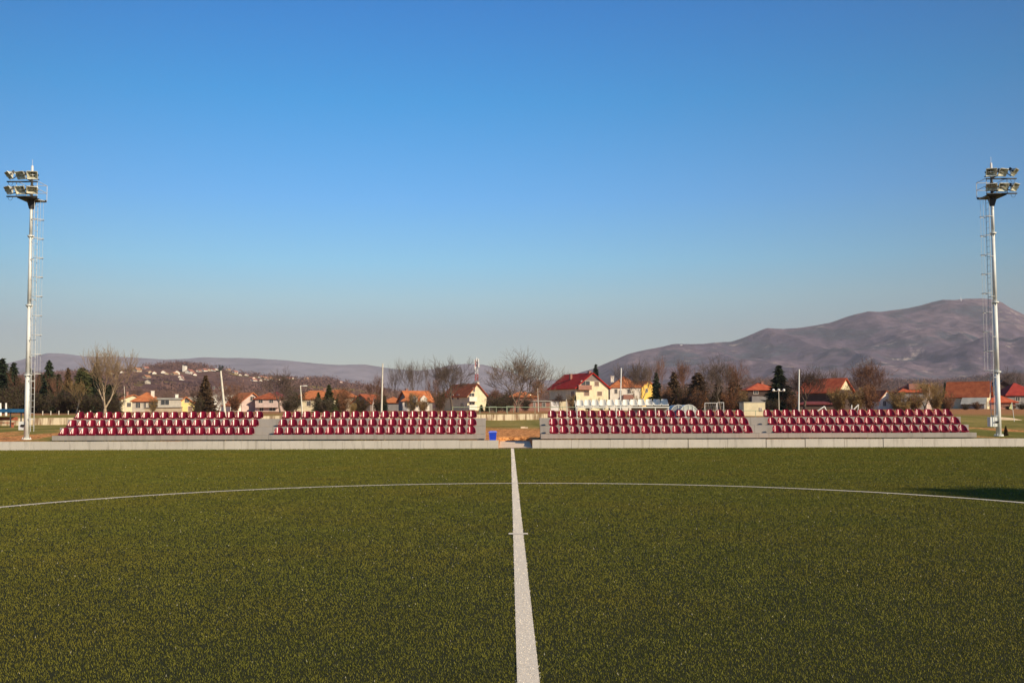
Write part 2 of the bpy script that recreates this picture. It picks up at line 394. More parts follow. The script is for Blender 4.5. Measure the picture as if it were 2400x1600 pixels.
# ------------------------------------------------------------------ hills and mountains
def fbm(x, y, s, o=5): return mnoise.fractal(Vector((x * s, y * s, 3.1)), 0.9, 2.0, o)
def ridge_line(pts, Y):
    """pixels of a skyline -> world X, Z at distance Y"""
    w_ = [at(px, py, Y) for px, py in pts]
    return [p.x for p in w_], [p.z for p in w_]
def relief(name, pts, Yf, Yr, Yb, m, nx, ny, rough, s, xpad=600, base=10, p=1.0):
    X_, Z_ = ridge_line(pts, Yr)
    def H(x, y):
        if y < Yr: t = max(0.0, (y - Yf) / (Yr - Yf))
        else: t = max(0.0, 1 - (y - Yr) / (Yb - Yr))
        z = float(np.interp(x * (Yr / y) if y > Yr else x * (0.35 + 0.65 * Yr / y), X_, Z_)) - base
        t_ = (t ** p if y < Yr else (t * t * (3 - 2 * t)))
        k = (1 - t) * t * 4
        n_ = fbm(x, y, s) + 0.20 * (0.5 - abs(mnoise.noise(Vector((x * s * 6, y * s * 2.5, 4)))) * 2); sp = abs(mnoise.noise(Vector((x * s * 2.2, y * s * 0.5, 9))))
        return base - 3 + (z + 3) * t_ + rough * (n_ * 0.6 - sp * 1.1) * k * (z / max(Z_)) + rough * 0.06 * n_ + rough * 0.05 * mnoise.noise(Vector((x * s * 5, y * s * 5, 1)))
    gx = np.linspace(min(X_) - xpad, max(X_) + xpad, nx); gy = np.concatenate([np.linspace(Yf, Yr, ny), np.linspace(Yr, Yb, 8)[1:]])
    Vz = np.array([[(a, b, H(a, b)) for a in gx] for b in gy]).reshape(-1, 3)
    tag(np_mesh(name, Vz, gridf(len(gy), nx), m, smooth=True), kind='structure')
    return H
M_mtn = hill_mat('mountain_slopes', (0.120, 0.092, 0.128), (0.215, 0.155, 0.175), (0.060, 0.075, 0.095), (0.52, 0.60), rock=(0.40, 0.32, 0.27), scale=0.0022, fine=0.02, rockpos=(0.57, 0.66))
M_far = hill_mat('far_ridge_hazed_slopes', (0.23, 0.20, 0.24), (0.29, 0.25, 0.28), (0.14, 0.15, 0.14), scale=0.0012, fine=0.006)  # lightened and blued: distance haze put into the slope colours
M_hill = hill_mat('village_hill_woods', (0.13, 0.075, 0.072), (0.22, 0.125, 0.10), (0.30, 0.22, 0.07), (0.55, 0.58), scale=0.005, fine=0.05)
k_ = 2400 / 2352
mtn = [(1230,905),(1290,882),(1330,855),(1362,845),(1400,828),(1440,812),(1480,803),(1520,795),(1548,789),(1580,788),(1620,787),(1680,783),(1700,776),(1730,765),(1762,754),(1800,754),(1835,752),(1870,748),(1905,741),(1935,731),(1965,722),(1995,714),(2020,714),(2050,709),(2080,707),(2110,701),(2140,692),(2165,687),(2190,688),(2220,684),(2252,683),(2275,686),(2300,694),(2322,708),(2352,722),(2420,745),(2520,770)]
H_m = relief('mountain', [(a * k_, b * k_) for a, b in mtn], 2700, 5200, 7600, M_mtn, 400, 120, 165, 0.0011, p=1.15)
farl = [(-120,845),(0,838),(40,828),(80,818),(110,811),(150,812),(200,818),(300,820),(380,825),(430,824),(470,820),(540,822),(600,824),(660,828),(730,835),(780,838),(840,837),(875,842),(900,846),(960,850),(1000,846),(1030,838),(1070,834),(1110,837),(1150,846),(1190,860),(1230,872),(1290,872),(1340,862),(1362,848),(1380,852),(1400,880)]
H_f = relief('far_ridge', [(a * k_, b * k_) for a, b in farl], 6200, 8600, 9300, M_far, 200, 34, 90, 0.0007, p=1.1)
vil = [(-150,905),(0,893),(100,880),(200,872),(270,868),(310,862),(340,859),(380,855),(430,853),(470,856),(500,862),(540,868),(580,877),(640,885),(700,888),(760,889),(800,893),(850,902),(900,913),(960,925),(1060,934)]
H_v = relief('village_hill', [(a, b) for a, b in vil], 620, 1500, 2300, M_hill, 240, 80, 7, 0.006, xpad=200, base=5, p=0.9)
rgt = [(1180,925),(1300,918),(1420,905),(1560,905),(1700,896),(1780,889),(1860,893),(1960,897),(2050,890),(2200,895),(2330,880),(2420,878),(2560,870)]
M_foot = hill_mat('foothill_woods', (0.12, 0.075, 0.06), (0.17, 0.10, 0.075), (0.10, 0.085, 0.05), scale=0.006, fine=0.06)
H_r = relief('foothills', rgt, 900, 2100, 2650, M_foot, 200, 60, 8, 0.004, xpad=200, base=7, p=0.9)
def hit(px, py, H, Y0, Y1, n=500):
    for i in range(n):
        Y = Y0 + (Y1 - Y0) * i / n
        p = at(px, py, Y)
        if H(p.x, p.y) >= p.z: return Vector((p.x, p.y, H(p.x, p.y)))
    p = at(px, py, Y1); return Vector((p.x, p.y, H(p.x, p.y)))

# ------------------------------------------------------------------ concrete edging slabs
def edging():
    rs = random.Random(3)
    ordn = ['first','second','third','fourth','fifth','sixth','seventh','eighth','ninth','tenth','eleventh','twelfth','thirteenth','fourteenth','fifteenth','sixteenth']
    for side in (-1, 1):
        x = -0.5 if side < 0 else 0.96
        for k in range(15):
            L = 1.68; dz = rs.uniform(-0.008, 0.008); dy = rs.uniform(-0.01, 0.01)
            x1 = x + side * (L - rs.choice([0.004, 0.008] if side < 0 else [0.008, 0.012, 0.03]))
            a, b = min(x, x1), max(x, x1)
            m = MB(); h = 0.352 + dz
            m.prism([(a, -0.02), (b, -0.02), (b, h - 0.012), (b - 0.012, h), (a + 0.012, h), (a, h - 0.012)], 44.2 + dy, 44.34 + dy)
            o = m.build('edging_slab', M_slab)
            tag(o, 'pale concrete edging slab at the pitch edge, %s %s of the gap' % (ordn[k], 'left' if side < 0 else 'right'), 'concrete slab', 'concrete edging slabs along the pitch')
            x += side * L
edging()

def weeds():
    g = np.random.default_rng(12); n = 9000
    X = g.uniform(-26, 27, n); Y = 44.37 + g.random(n) ** 1.5 * 1.75
    keep = np.array([mnoise.noise(Vector((x * 0.55, y * 0.3, 8))) > 0.02 and not -0.55 < x < 1.0 for x, y in zip(X, Y)])
    X, Y = X[keep], Y[keep]; n = len(X); h = g.uniform(.025, .085, n); a = g.random(n) * 6.28
    P = np.stack([X, Y, np.full(n, .28)], -1); du = np.stack([np.cos(a), np.sin(a), np.zeros(n)], -1) * .011
    tip = P + np.stack([g.normal(0, .02, n), g.normal(0, .02, n), h + .02], -1)
    V_ = np.stack([P - du, P + du, tip + du * .3, tip - du * .3], 1).reshape(-1, 3)
    tag(np_mesh('weeds', V_, np.arange(len(V_)).reshape(-1, 4), mat('dry_weeds', (0.30, 0.16, 0.06), 0.9, 0.3, 0.8, col2=(0.17, 0.17, 0.05), trans=0.2)), 'low dry weeds and grass tufts between the edging slabs and the stands', 'weeds', kind='stuff')
weeds()

# ------------------------------------------------------------------ stands
SD = 46.2; ST = 0.8
TZ = [0.57, 0.924, 1.285]
def stand(x0, x1, label, shaded_end):
    t = thing('concrete_stand', label, 'spectator stand', ((x0 + x1) / 2, SD, 0.3), 0, 'concrete tiered stands')
    hx = (x1 - x0) / 2
    for k in range(3):
        m = MB(); zt = TZ[k] - 0.3; zb = (0.062 if k == 0 else TZ[k - 1] - 0.3 + 0.002)
        nseg = 4
        for s_ in range(nseg):
            a = -hx + 2 * hx * s_ / nseg + (0.006 if s_ else 0); b = -hx + 2 * hx * (s_ + 1) / nseg - 0.004
            dz = 0.004 * ((s_ * 7 + k * 3) % 3 - 1)
            y = k * ST + 0.003 * ((s_ + k) % 2)
            m.box(a, b, y, y + 0.10, zb + (dz if k == 0 else 0), zt + dz)
            m.box(a, b, y + 0.1, (k + 1) * ST + (0.10 if k == 2 else 0.0) - 0.002, zt - 0.11 + dz, zt + dz - 0.002)
        m.build('tier', M_stand, t)
    for s_ in range(9):                       # cross walls that carry the tiers
        x = -hx + 0.12 + (2 * hx - 0.24) * s_ / 8
        m = MB(); m.prism([(0, 0), (2.35, 0), (2.35, TZ[2] - 0.42), (1.62, TZ[2] - 0.42), (1.62, TZ[1] - 0.42), (0.82, TZ[1] - 0.42), (0.82, TZ[0] - 0.42), (0, TZ[0] - 0.42)], -0.09, 0.09)
        m.v = [(x + p[1], 0.12 + p[0], p[2] - 0.04) for p in m.v]
        m.build('cross_wall', M_stand if not (s_ == 0 and shaded_end) else M_dark, t)  # end wall coloured dark to stand for the shade on its side
    return t
stand(-20.6, -1.13, 'long grey concrete stand left of the gap with two seat blocks', False)
stand(1.38, 21.02, 'long grey concrete stand right of the gap with two seat blocks', True)

def seat_mesh(topflat=False):
    W = 0.205; nu = 10
    def sheet(fn, nv, name, th, m, parent):
        b = MB()
        P = [[Vector(fn(-1 + 2 * i / nu, j / nv)) for i in range(nu + 1)] for j in range(nv + 1)]
        vs = [p for r in P for p in r]; n1 = len(vs)
        off = []
        for j in range(nv + 1):
            for i in range(nu + 1):
                du = P[j][min(nu, i + 1)] - P[j][max(0, i - 1)]; dv = P[min(nv, j + 1)][i] - P[max(0, j - 1)][i]
                nn = du.cross(dv)
                nn = nn.normalized() if nn.length > 1e-9 else Vector((0, 0, 1))
                off.append(P[j][i] - nn * th)
        fs = []
        id_ = lambda j, i: j * (nu + 1) + i
        for j in range(nv):
            for i in range(nu):
                fs.append((id_(j, i), id_(j, i + 1), id_(j + 1, i + 1), id_(j + 1, i)))
                fs.append((n1 + id_(j + 1, i), n1 + id_(j + 1, i + 1), n1 + id_(j, i + 1), n1 + id_(j, i)))
        ed = [(0, i) for i in range(nu)] 
        for i in range(nu):
            fs.append((id_(0, i), n1 + id_(0, i), n1 + id_(0, i + 1), id_(0, i + 1)))
            fs.append((id_(nv, i + 1), n1 + id_(nv, i + 1), n1 + id_(nv, i), id_(nv, i)))
        for j in range(nv):
            fs.append((id_(j + 1, 0), n1 + id_(j + 1, 0), n1 + id_(j, 0), id_(j, 0)))
            fs.append((id_(j, nu), n1 + id_(j, nu), n1 + id_(j + 1, nu), id_(j + 1, nu)))
        b.add(vs + off, fs)
        return b.build(name, m, parent, smooth=True)
    def pan(u, v):
        y = -0.03 + 0.37 * v
        w_ = W * (0.93 + 0.09 * math.sin(v * 2.2))
        z = 0.075 - 0.035 * math.sin(min(1, v * 1.2) * math.pi) * (1 - u * u) - (0.045 * (1 - v * 7) if v < 0.143 else 0)
        z += 0.05 * (u ** 4) * v
        return (w_ * u, y - 0.02 * u * u * (1 - v) * -1, z)
    def back(u, v):
        if topflat: w_ = W * (1.0 - 0.16 * v - 0.12 * v ** 6)
        else: w_ = W * (1.03 - 0.10 * v) * math.sqrt(max(0.0, 1 - (v * 0.93) ** 3.4))
        z = 0.055 + 0.30 * v
        x = w_ * u
        y = 0.345 + 0.075 * v - 3.4 * x * x * (1.0 - 0.1 * v)
        return (x, y, z)
    return sheet, pan, back
def make_seat(name, m, label, cat, topflat=False):
    t = thing(name, label, cat)
    sheet_, pan, back = seat_mesh(topflat)
    sheet_(pan, 8, 'seat_pan', 0.012, m, t)
    sheet_(back, 9, 'backrest', 0.012, m, t)
    b = MB(); b.box(-0.05, 0.05, 0.05, 0.25, 0.0, 0.045); b.box(-0.16, 0.16, 0.08, 0.12, 0.012, 0.05); b.box(-0.16, 0.16, 0.2, 0.24, 0.012, 0.04)
    b.build('mounting_bracket', M_black, t)
    return t
ORD = ['first','second','third','fourth','fifth','sixth','seventh','eighth','ninth','tenth','eleventh','twelfth','thirteenth','fourteenth','fifteenth','sixteenth','seventeenth','eighteenth','nineteenth','twentieth']
proto = make_seat('stadium_seat', M_seat, '', 'stadium seat')
rs = random.Random(11)
first = True
blocks = [(-20.16, -11.78, 'far-left block'), (-10.46, -1.76, 'block left of the gap'), (1.98, 10.76, 'block right of the gap'), (12.08, 20.52, 'far-right block')]
rows = ['front', 'middle', 'top']
for bi, (xa, xb, bn) in enumerate(blocks):
    for r_ in range(3):
        for k in range(20):
            x = xa + (xb - xa) * k / 19
            loc = (x + rs.uniform(-0.006, 0.006), SD + ST * r_ + 0.03, TZ[r_]); rz = R(rs.uniform(-1.5, 1.5))
            lab = 'burgundy seat, %s from left, %s row, %s' % (ORD[k], rows[r_], bn)
            if first:
                o = proto; o.location = loc; o.rotation_euler = (0, 0, rz); first = False; o['group'] = 'burgundy stadium seats'; o['label'] = lab
            else: o = dup(proto, loc, rz, None, lab, 'burgundy stadium seats')

# white seats on a steel rack behind the right stand
p = at(1360, 953, 60.0); q = at(1559, 951, 60.0)
t = thing('seat_rack', 'grey steel rack carrying the row of white seats behind the right stand', 'seat rack', (p.x - 0.25, 60.0, gz(p.x, 60)))
L_ = q.x - p.x + 0.5; zt = p.z - gz(p.x, 60)
m = MB(); m.box(0, L_, 0, 0.34, zt - 0.07, zt - 0.005); m.build('seat_beam', M_steel, t)
for i in range(8):
    m = MB(); xx = 0.06 + (L_ - 0.12) * i / 7
    m.tube((xx, 0.04, -0.1), (xx, 0.04, zt - 0.07), 0.025); m.tube((xx, 0.9, -0.1), (xx, 0.32, zt - 0.07), 0.025)
    m.build('leg', M_steel, t)
m = MB(); m.box(L_ * 0.6, L_ * 0.98, 0.36, 0.39, zt - 0.5, zt - 0.06); m.build('back_board', M_stand, t)
wp = None
for k in range(12):
    x = p.x + (q.x - p.x) * k / 11
    lab = 'white moulded seat on the steel rack behind the stand, %s from left' % ORD[k]
    if wp is None:
        wp = make_seat('stadium_seat', M_wseat, lab, 'stadium seat', True); wp.location = (x, 60.0, p.z); wp.scale = (1.1, 1.1, 1.15); wp['group'] = 'white seats behind the right stand'
    else: dup(wp, (x, 60.0, p.z + (q.z - p.z) * k / 11), R(rs.uniform(-2, 2)), None, lab, 'white seats behind the right stand')

# blue bin
b0 = at(1155, 1029, 45.6)
t = thing('litter_bin', 'blue plastic litter bin with lid at the end of the left stand', 'bin', (b0.x, 45.6, 0.29))
m = MB(); m.add([(-.14,-.13,0),(.14,-.13,0),(.14,.13,0),(-.14,.13,0),(-.165,-.155,.36),(.165,-.155,.36),(.165,.155,.36),(-.165,.155,.36)],[(0,3,2,1),(4,5,6,7),(0,1,5,4),(1,2,6,5),(2,3,7,6),(3,0,4,7)])
m.build('bin_body', M_bin, t)
m = MB(); m.prism([(-.185, .362), (.185, .362), (.185, .395), (.12, .435), (-.12, .435), (-.185, .395)], -.175, .175); m.build('lid', mat('bin_lid_plastic', (0.14, 0.22, 0.80), 0.35, 0.1, 5), t)
m = MB(); m.tube((-.12, .175, .37), (.12, .175, .37), .02); m.build('handle', M_bin, t)

# ------------------------------------------------------------------ floodlight masts
M_ladder = mat('ladder_steel', (0.55, 0.56, 0.54), 0.5, 0.1, 5)
def mast(px, s, label):
    """s = side the lamps reach out to (-1 left, 1 right); the ladder is on the other side of the pole"""
    Y = 49.0; b = at(px, 1029 if s < 0 else 1021, Y)
    t = thing('floodlight_mast', label, 'floodlight', (b.x, Y, 0.34), 0, 'floodlight masts beside the stands'); t.scale = (1.079, 1.079, 1.079)
    H = 10.72
    rad = lambda z: 0.115 - 0.052 * z / H
    m = MB(); m.tube((0, 0, 0), (0, 0, 0.05), 0.2, n=16)
    for i in range(8):
        a = i * math.pi / 4; m.tube((0.165 * math.cos(a), 0.165 * math.sin(a), 0.05), (0.165 * math.cos(a), 0.165 * math.sin(a), 0.10), 0.016, n=6)
    m.build('base_flange', M_steel, t)
    m = MB()
    zz = [0.05, 2.85, 5.95, 9.05, H]
    for a, c in zip(zz[:-1], zz[1:]):
        m.tube((0, 0, a), (0, 0, c), rad(a), rad(c) , n=20, caps=True)
    po = m.build('pole', M_steel, t)
    for p_ in po.data.polygons: p_.use_smooth = len(p_.vertices) == 4
    for z in zz[1:-1]:
        m = MB(); m.tube((0, 0, z - 0.025), (0, 0, z + 0.025), rad(z) + 0.07, n=16)
        for i in range(8):
            a = i * math.pi / 4
            m.add([(rad(z) * math.cos(a), rad(z) * math.sin(a), z - 0.16), ((rad(z) + .06) * math.cos(a), (rad(z) + .06) * math.sin(a), z - 0.026), (rad(z) * math.cos(a + .15), rad(z) * math.sin(a + .15), z - 0.026)], [(0, 1, 2)])
        m.build('joint_flange', M_steel, t)
    e = -s                                     # ladder side
    lx0, lx1 = 0.21 * e, 0.27 * e
    m = MB()
    for yy in (-0.16, 0.16):
        m.tube((lx0 + 0.03 * e, yy, 0.35), (lx0, yy, H - 0.1), 0.012, n=6)
    z = 0.6
    while z < H - 0.2:
        m.tube((lx0 + 0.02 * e, -0.16, z), (lx0 + 0.02 * e, 0.16, z), 0.008, n=5); z += 0.28
    for z in (0.9, 2.6, 4.4, 6.2, 8.0, 9.8):
        m.tube((0, -0.05, z), (lx0, -0.16, z), 0.013, n=5); m.tube((0, 0.05, z), (lx0, 0.16, z), 0.013, n=5)
    m.build('ladder', M_ladder, t)
    m = MB(); z = 2.9; hoopz = []
    while z < H: hoopz.append(z); z += 0.86
    for z in hoopz:
        pr = None
        for i in range(9):
            a = math.pi * i / 8
            p_ = (lx0 + e * (0.02 + 0.34 * math.sin(a)), -0.20 * math.cos(a), z)
            if pr: m.tube(pr, p_, 0.016, n=5)
            pr = p_
    for i in (2, 6):
        a = math.pi * i / 8; x = lx0 + e * (0.02 + 0.34 * math.sin(a)); y = -0.20 * math.cos(a)
        m.tube((x, y, hoopz[0]), (x, y, hoopz[-1]), 0.006, n=4)
    m.build('safety_cage', M_ladder, t)
    m = MB()                                   # platform: grating, rim, rails
    m.box(-0.40, 0.40, -0.4, 0.5, H - 0.06, H - 0.02)
    m.tube((0, 0, H - 0.45), (0, 0, H - 0.1), 0.10, 0.2, n=12)
    m.box(-0.44, 0.44, -0.44, -0.40, H - 0.05, H + 0.05); m.box(-0.44, 0.44, 0.48, 0.52, H - 0.05, H + 0.05)
    m.build('platform', M_dark, t)
    m = MB()
    for x in (-0.46, 0.46):
        for y in (-0.48, 0.48):
            m.tube((x, y, H), (x, y, H + 0.7), 0.014, n=6)
    for z in (0.36, 0.7):
        m.tube((-0.46, 0.48, H + z), (0.46, 0.48, H + z), 0.014, n=5); m.tube((-0.46, -0.48, H + z), (-0.46, 0.48, H + z), 0.014, n=5); m.tube((0.46, -0.48, H + z), (0.46, 0.48, H + z), 0.014, n=5)
    m.build('railing', M_ladder, t)
    m = MB()
    x_far = s * 0.84; x_near = -s * 0.5
    for z in (0.24, 0.90):
        m.box(min(x_far, x_near), max(x_far, x_near), -0.60, -0.52, H + z - 0.27, H + z - 0.22)
    m.tube((0, 0, H), (0, 0, H + 1.2), 0.06, 0.05, n=10); m.tube((0, 0, H + 0.17), (0, -0.56, H + 0.17), 0.03); m.tube((0, 0, H + 0.8), (0, -0.56, H + 0.8), 0.03)
    m.build('cross_arm', M_dark, t)
    m = MB(); m.tube((0, 0, H + 1.2), (0, 0, H + 1.5), 0.055, 0.046, n=8); m.tube((0, 0, H + 1.5), (0, 0, H + 1.78), 0.007, n=4); m.build('lightning_rod', M_pipe, t)
    for zi, z in enumerate((0.24, 0.90)):
        for xi, xo in enumerate((-0.02, 0.50, 1.02)):
            # lamp housing: shallow trapezoid bowl, tilted down, splayed
            yw = R([-20, 12, 42][xi] + (7 if zi else -5)) * s; tl_ = R([-42, -26, -34][(xi + zi) % 3])
            lm = MB(); ow, oh = 0.215, 0.17; iw, ih = 0.10, 0.08; d = 0.17
            lm.add([(-ow, 0, -oh), (ow, 0, -oh), (ow, 0, oh), (-ow, 0, oh), (-iw, d, -ih), (iw, d, -ih), (iw, d, ih), (-iw, d, ih)],
                   [(0, 4, 5, 1), (1, 5, 6, 2), (2, 6, 7, 3), (3, 7, 4, 0), (4, 7, 6, 5)])
            for a_, b_2 in (((-ow, 0, -oh), (ow, 0, -oh)), ((ow, 0, -oh), (ow, 0, oh)), ((ow, 0, oh), (-ow, 0, oh)), ((-ow, 0, oh), (-ow, 0, -oh))):
                lm.tube(a_, b_2, 0.021, n=5)
            M4 = Matrix.Translation((s * (xo - 0.33), -0.74, H + z)) @ Matrix.Rotation(yw, 4, 'Z') @ Matrix.Rotation(-tl_, 4, 'X')
            lm.v = [tuple(M4 @ Vector(v)) for v in lm.v]
            lo = lm.build('lamp', M_refl, t)
            g = MB(); g.ball((0, 0.10, 0), 0.05); g.tube((-0.12, 0.10, 0), (0.12, 0.10, 0), 0.022)
            g.v = [tuple(M4 @ Vector(v)) for v in g.v]; g.build('bulb', M_pipe, lo)
            k = MB(); k.box(-0.25, -0.23, -0.02, 0.10, -0.03, 0.03); k.box(0.23, 0.25, -0.02, 0.10, -0.03, 0.03); k.box(-0.25, 0.25, 0.10, 0.14, -0.23, -0.19); k.box(-0.07, 0.07, 0.16, 0.30, -0.07, 0.07)
            k.v = [tuple(M4 @ Vector(v)) for v in k.v]; k.build('lamp_bracket', M_dark, lo)
            # cable loop
            if xi == 2:
                c = MB(); pr = None
                for i in range(9):
                    a = math.pi * i / 8; p_ = (s * (xo - 0.35 + 0.10 * math.cos(a)), -0.58, H + z - 0.28 - 0.14 * math.sin(a))
                    if pr: c.tube(pr, p_, 0.008, n=4)
                    pr = p_
                c.build('cable', M_dark, lo)
    # cabinet low on the pole
    m = MB()
    if s < 0: m.box(-0.34, -0.10, -0.05, 0.22, 0.42, 0.80)
    else: m.box(-0.40, -0.10, -0.10, 0.20, 0.42, 0.84)
    cab = m.build('switch_cabinet', M_box, t)
    m = MB(); m.tube((-0.22, -0.11 if s > 0 else -0.06, 0.62), (-0.05, -0.11, 0.62), 0.045); m.build('plug', M_black, cab)
    return t
if True:
    mast(62, -1, 'tall floodlight mast at the left edge, beyond the left stand')
    mast(2341, 1, 'tall floodlight mast at the right edge with white cabinet')

# ------------------------------------------------------------------ trees
def tubes_np(segs, n=4):
    """segs: list of (a, b, ra, rb) -> verts, quads"""
    if not segs: return np.zeros((0, 3)), np.zeros((0, 4), int)
    A = np.array([s[0] for s in segs], float); B = np.array([s[1] for s in segs], float)
    ra = np.array([s[2] for s in segs]); rb = np.array([s[3] for s in segs])
    d = B - A; d /= np.maximum(1e-9, np.linalg.norm(d, axis=1))[:, None]
    h = np.where(np.abs(d[:, 2:3]) < 0.9, np.array([[0, 0, 1.0]]), np.array([[1.0, 0, 0]]))
    u = np.cross(d, h); u /= np.linalg.norm(u, axis=1)[:, None]; w_ = np.cross(d, u)
    ang = np.arange(n) * 2 * np.pi / n
    ring = u[:, None, :] * np.cos(ang)[None, :, None] + w_[:, None, :] * np.sin(ang)[None, :, None]
    Va = A[:, None] + ring * ra[:, None, None]; Vb = B[:, None] + ring * rb[:, None, None]
    Vv = np.concatenate([Va, Vb], 1).reshape(-1, 3)
    base = np.arange(len(segs))[:, None] * 2 * n; i = np.arange(n); j = (i + 1) % n
    F = np.stack([base + i, base + j, base + n + j, base + n + i], -1).reshape(-1, 4)
    return Vv, F
def grow(seed, H=10.0, spread=0.9, upright=0.35, levels=5, r0=0.22, fork=None, trunk=0.28, twig=0.02, kids=(3, 4), shape=None):
    """a bare tree; returns limb segments and twig segments"""
    rs = random.Random(seed); limbs = []; tw = []
    def branch(p, d, L, r, lv):
        n = 4 if lv < 3 else 3
        pts = [p]; rr = [r]
        for i in range(n):
            wob = Vector((rs.gauss(0, 1), rs.gauss(0, 1), rs.gauss(0, 0.6))) * (0.10 if lv == 0 else 0.20)
            d = (d + wob + Vector((0, 0, upright * (0.0 if lv == 0 else 0.22)))).normalized()
            p = p + d * (L / n); pts.append(p)
            rr.append(max(twig * 0.7, r * (1 - 0.55 * (i + 1) / n)))
        for i in range(n):
            (limbs if rr[i] > 0.05 else tw).append((pts[i], pts[i + 1], rr[i], rr[i + 1]))
        if lv >= levels: return
        nk = rs.randint(*kids) + (1 if lv < 2 else 0)
        for k in range(nk):
            f = 0.35 + 0.65 * (k + rs.random() * 0.7) / nk if lv else 0.55 + 0.45 * (k + 0.6) / nk
            f = min(1, f); idx = min(n - 1, int(f * n)); q = pts[idx].lerp(pts[idx + 1], f * n - idx)
            az = rs.random() * 2 * math.pi if lv else 2 * math.pi * k / nk + rs.random()
            a = R(rs.uniform(24, 52)) * spread
            u = d.orthogonal().normalized(); w_ = d.cross(u)
            nd = (d * math.cos(a) + (u * math.cos(az) + w_ * math.sin(az)) * math.sin(a)).normalized()
            branch(q, nd, L * rs.uniform(0.58, 0.82) * (1.25 if lv == 0 else 1), max(twig, rr[idx + 1] * rs.uniform(0.5, 0.72)), lv + 1)
        # leader
        branch(pts[-1], (d + Vector((rs.gauss(0, .15), rs.gauss(0, .15), .1))).normalized(), L * 0.72, max(twig, rr[-1] * 0.9), lv + 1)
    if fork:
        base = Vector((0, 0, 0)); top = Vector((0, 0, H * 0.09)); limbs.append((base, top, r0 * 1.25, r0 * 1.05))
        for d in fork: branch(top, Vector(d).normalized(), H * trunk, r0 * 0.68, 0)
    else:
        branch(Vector((0, 0, 0)), Vector((rs.gauss(0, .04), rs.gauss(0, .04), 1)).normalized(), H * trunk, r0, 0)
    allp = [s[1].z for s in limbs + tw]; k = H / max(allp)
    sc_ = lambda L: [(tuple(a * k), tuple(b * k), ra, rb) for a, b, ra, rb in L]
    return sc_(limbs), sc_(tw)
_tree = {}
def bare_tree(key, name, label, cat, px, Y, ptop, wpx=None, bark=None, twigm=None, rz=0.0, group=None, zoff=0.0, **kw):
    """first use of a key grows it, later uses copy its meshes"""
    b = at(px, 960, Y); z0 = gz(b.x, Y) - 0.1 + zoff; ht = at(px, ptop, Y).z - z0
    if key not in _tree:
        limbs, tw = grow(**kw)
        r_ = thing(name, label, cat)
        Vv, F = tubes_np(limbs, 6); np_mesh('trunk', Vv, F, bark or M_bark, r_, smooth=True)
        Vt, Ft = tubes_np(tw, 3); np_mesh('crown', Vt, Ft, twigm or M_twig_g, r_)
        hw = max(np.percentile(Vt[:, 0], 97) - np.percentile(Vt[:, 0], 3), 1e-3)
        _tree[key] = (r_, kw['H'], hw)
        o = r_
    else:
        o = None
    src, H0, hw = _tree[key]
    s_ = ht / H0; sx = s_ if wpx is None else (wpx * Y / 2400) / hw
    if o is None:
        o = dup(src, (0, 0, 0)); o['label'] = label; o['category'] = cat; o.name = name
        if 'group' in o: del o['group']
        if bark or twigm:
            for c in o.children:
                want = bark if c.name.startswith('trunk') else twigm
                if want and c.data.materials[0] != want:
                    kk = (c.data.name, want.name)
                    if kk not in _tree:
                        d_ = c.data.copy(); d_.materials[0] = want; _tree[kk] = d_
                    c.data = _tree[kk]
    o.location = (b.x, Y, z0); o.rotation_euler = (0, 0, rz); o.scale = (sx, sx, s_)
    if group: o['group'] = group
    return o

def leaf_cloud(rng_, C, S, size, n_per):
    """C centres (k,3), S spread -> quads"""
    k = len(C); P = np.repeat(C, n_per, 0) + rng_.normal(0, 1, (k * n_per, 3)) * np.repeat(S, n_per, 0)
    n = len(P); a = rng_.normal(0, 1, (n, 3)); a /= np.linalg.norm(a, axis=1)[:, None]
    b = np.cross(a, rng_.normal(0, 1, (n, 3))); b /= np.linalg.norm(b, axis=1)[:, None]
    sz = size * (0.5 + rng_.random(n))[:, None]
    Vv = np.stack([P - a * sz, P - b * sz * 0.45, P + a * sz, P + b * sz * 0.45], 1).reshape(-1, 3)
    return Vv, np.arange(len(Vv)).reshape(-1, 4)
def conifer_mesh(seed, R0=0.22, H=1.0, n=520, power=0.85, gap=0.04):
    """unit-height conifer: whorls of drooping boughs made of needle sprays"""
    g = np.random.default_rng(seed); Vs = []; Fs = []; o = 0; segs = []
    t = gap
    while t < 0.985:
        rad = R0 * (1 - t) ** power * g.uniform(0.72, 1.12) + 0.008
        nb = int(5 + 9 * (1 - t)); a0 = g.random() * 6.28
        for k in range(nb):
            a = a0 + 6.283 * k / nb + g.normal(0, 0.2); L = rad * g.uniform(0.65, 1.15); dr = -0.16 * L + g.normal(0, 0.05) * L
            segs.append(((0, 0, t), (L * math.cos(a), L * math.sin(a), t + dr), 0.0035, 0.001))
            m_ = max(3, int(26 * L / R0)); f = g.random(m_) ** 0.7
            wd = 0.20 * L * (1.1 - f)
            side = g.normal(0, 1, m_) * wd
            P = np.stack([math.cos(a) * L * f - math.sin(a) * side, math.sin(a) * L * f + math.cos(a) * side, t + dr * f ** 1.4 + 0.03 * L - np.abs(side) * 0.3], -1)
            dirv = np.array([math.cos(a), math.sin(a), -0.25]) + g.normal(0, 0.45, (m_, 3)); dirv /= np.linalg.norm(dirv, axis=1)[:, None]
            q = np.cross(dirv, g.normal(0, 1, (m_, 3))); q /= np.linalg.norm(q, axis=1)[:, None]
            sz = (0.020 + 0.018 * g.random(m_))[:, None]
            Vv = np.stack([P - dirv * sz, P - q * sz * 0.42, P + dirv * sz * 1.2, P + q * sz * 0.42], 1).reshape(-1, 3)
            Vs.append(Vv)
        t += g.uniform(0.014, 0.026) * (1.35 - t * 0.6)
    Vv = np.concatenate(Vs); return Vv, np.arange(len(Vv)).reshape(-1, 4), segs
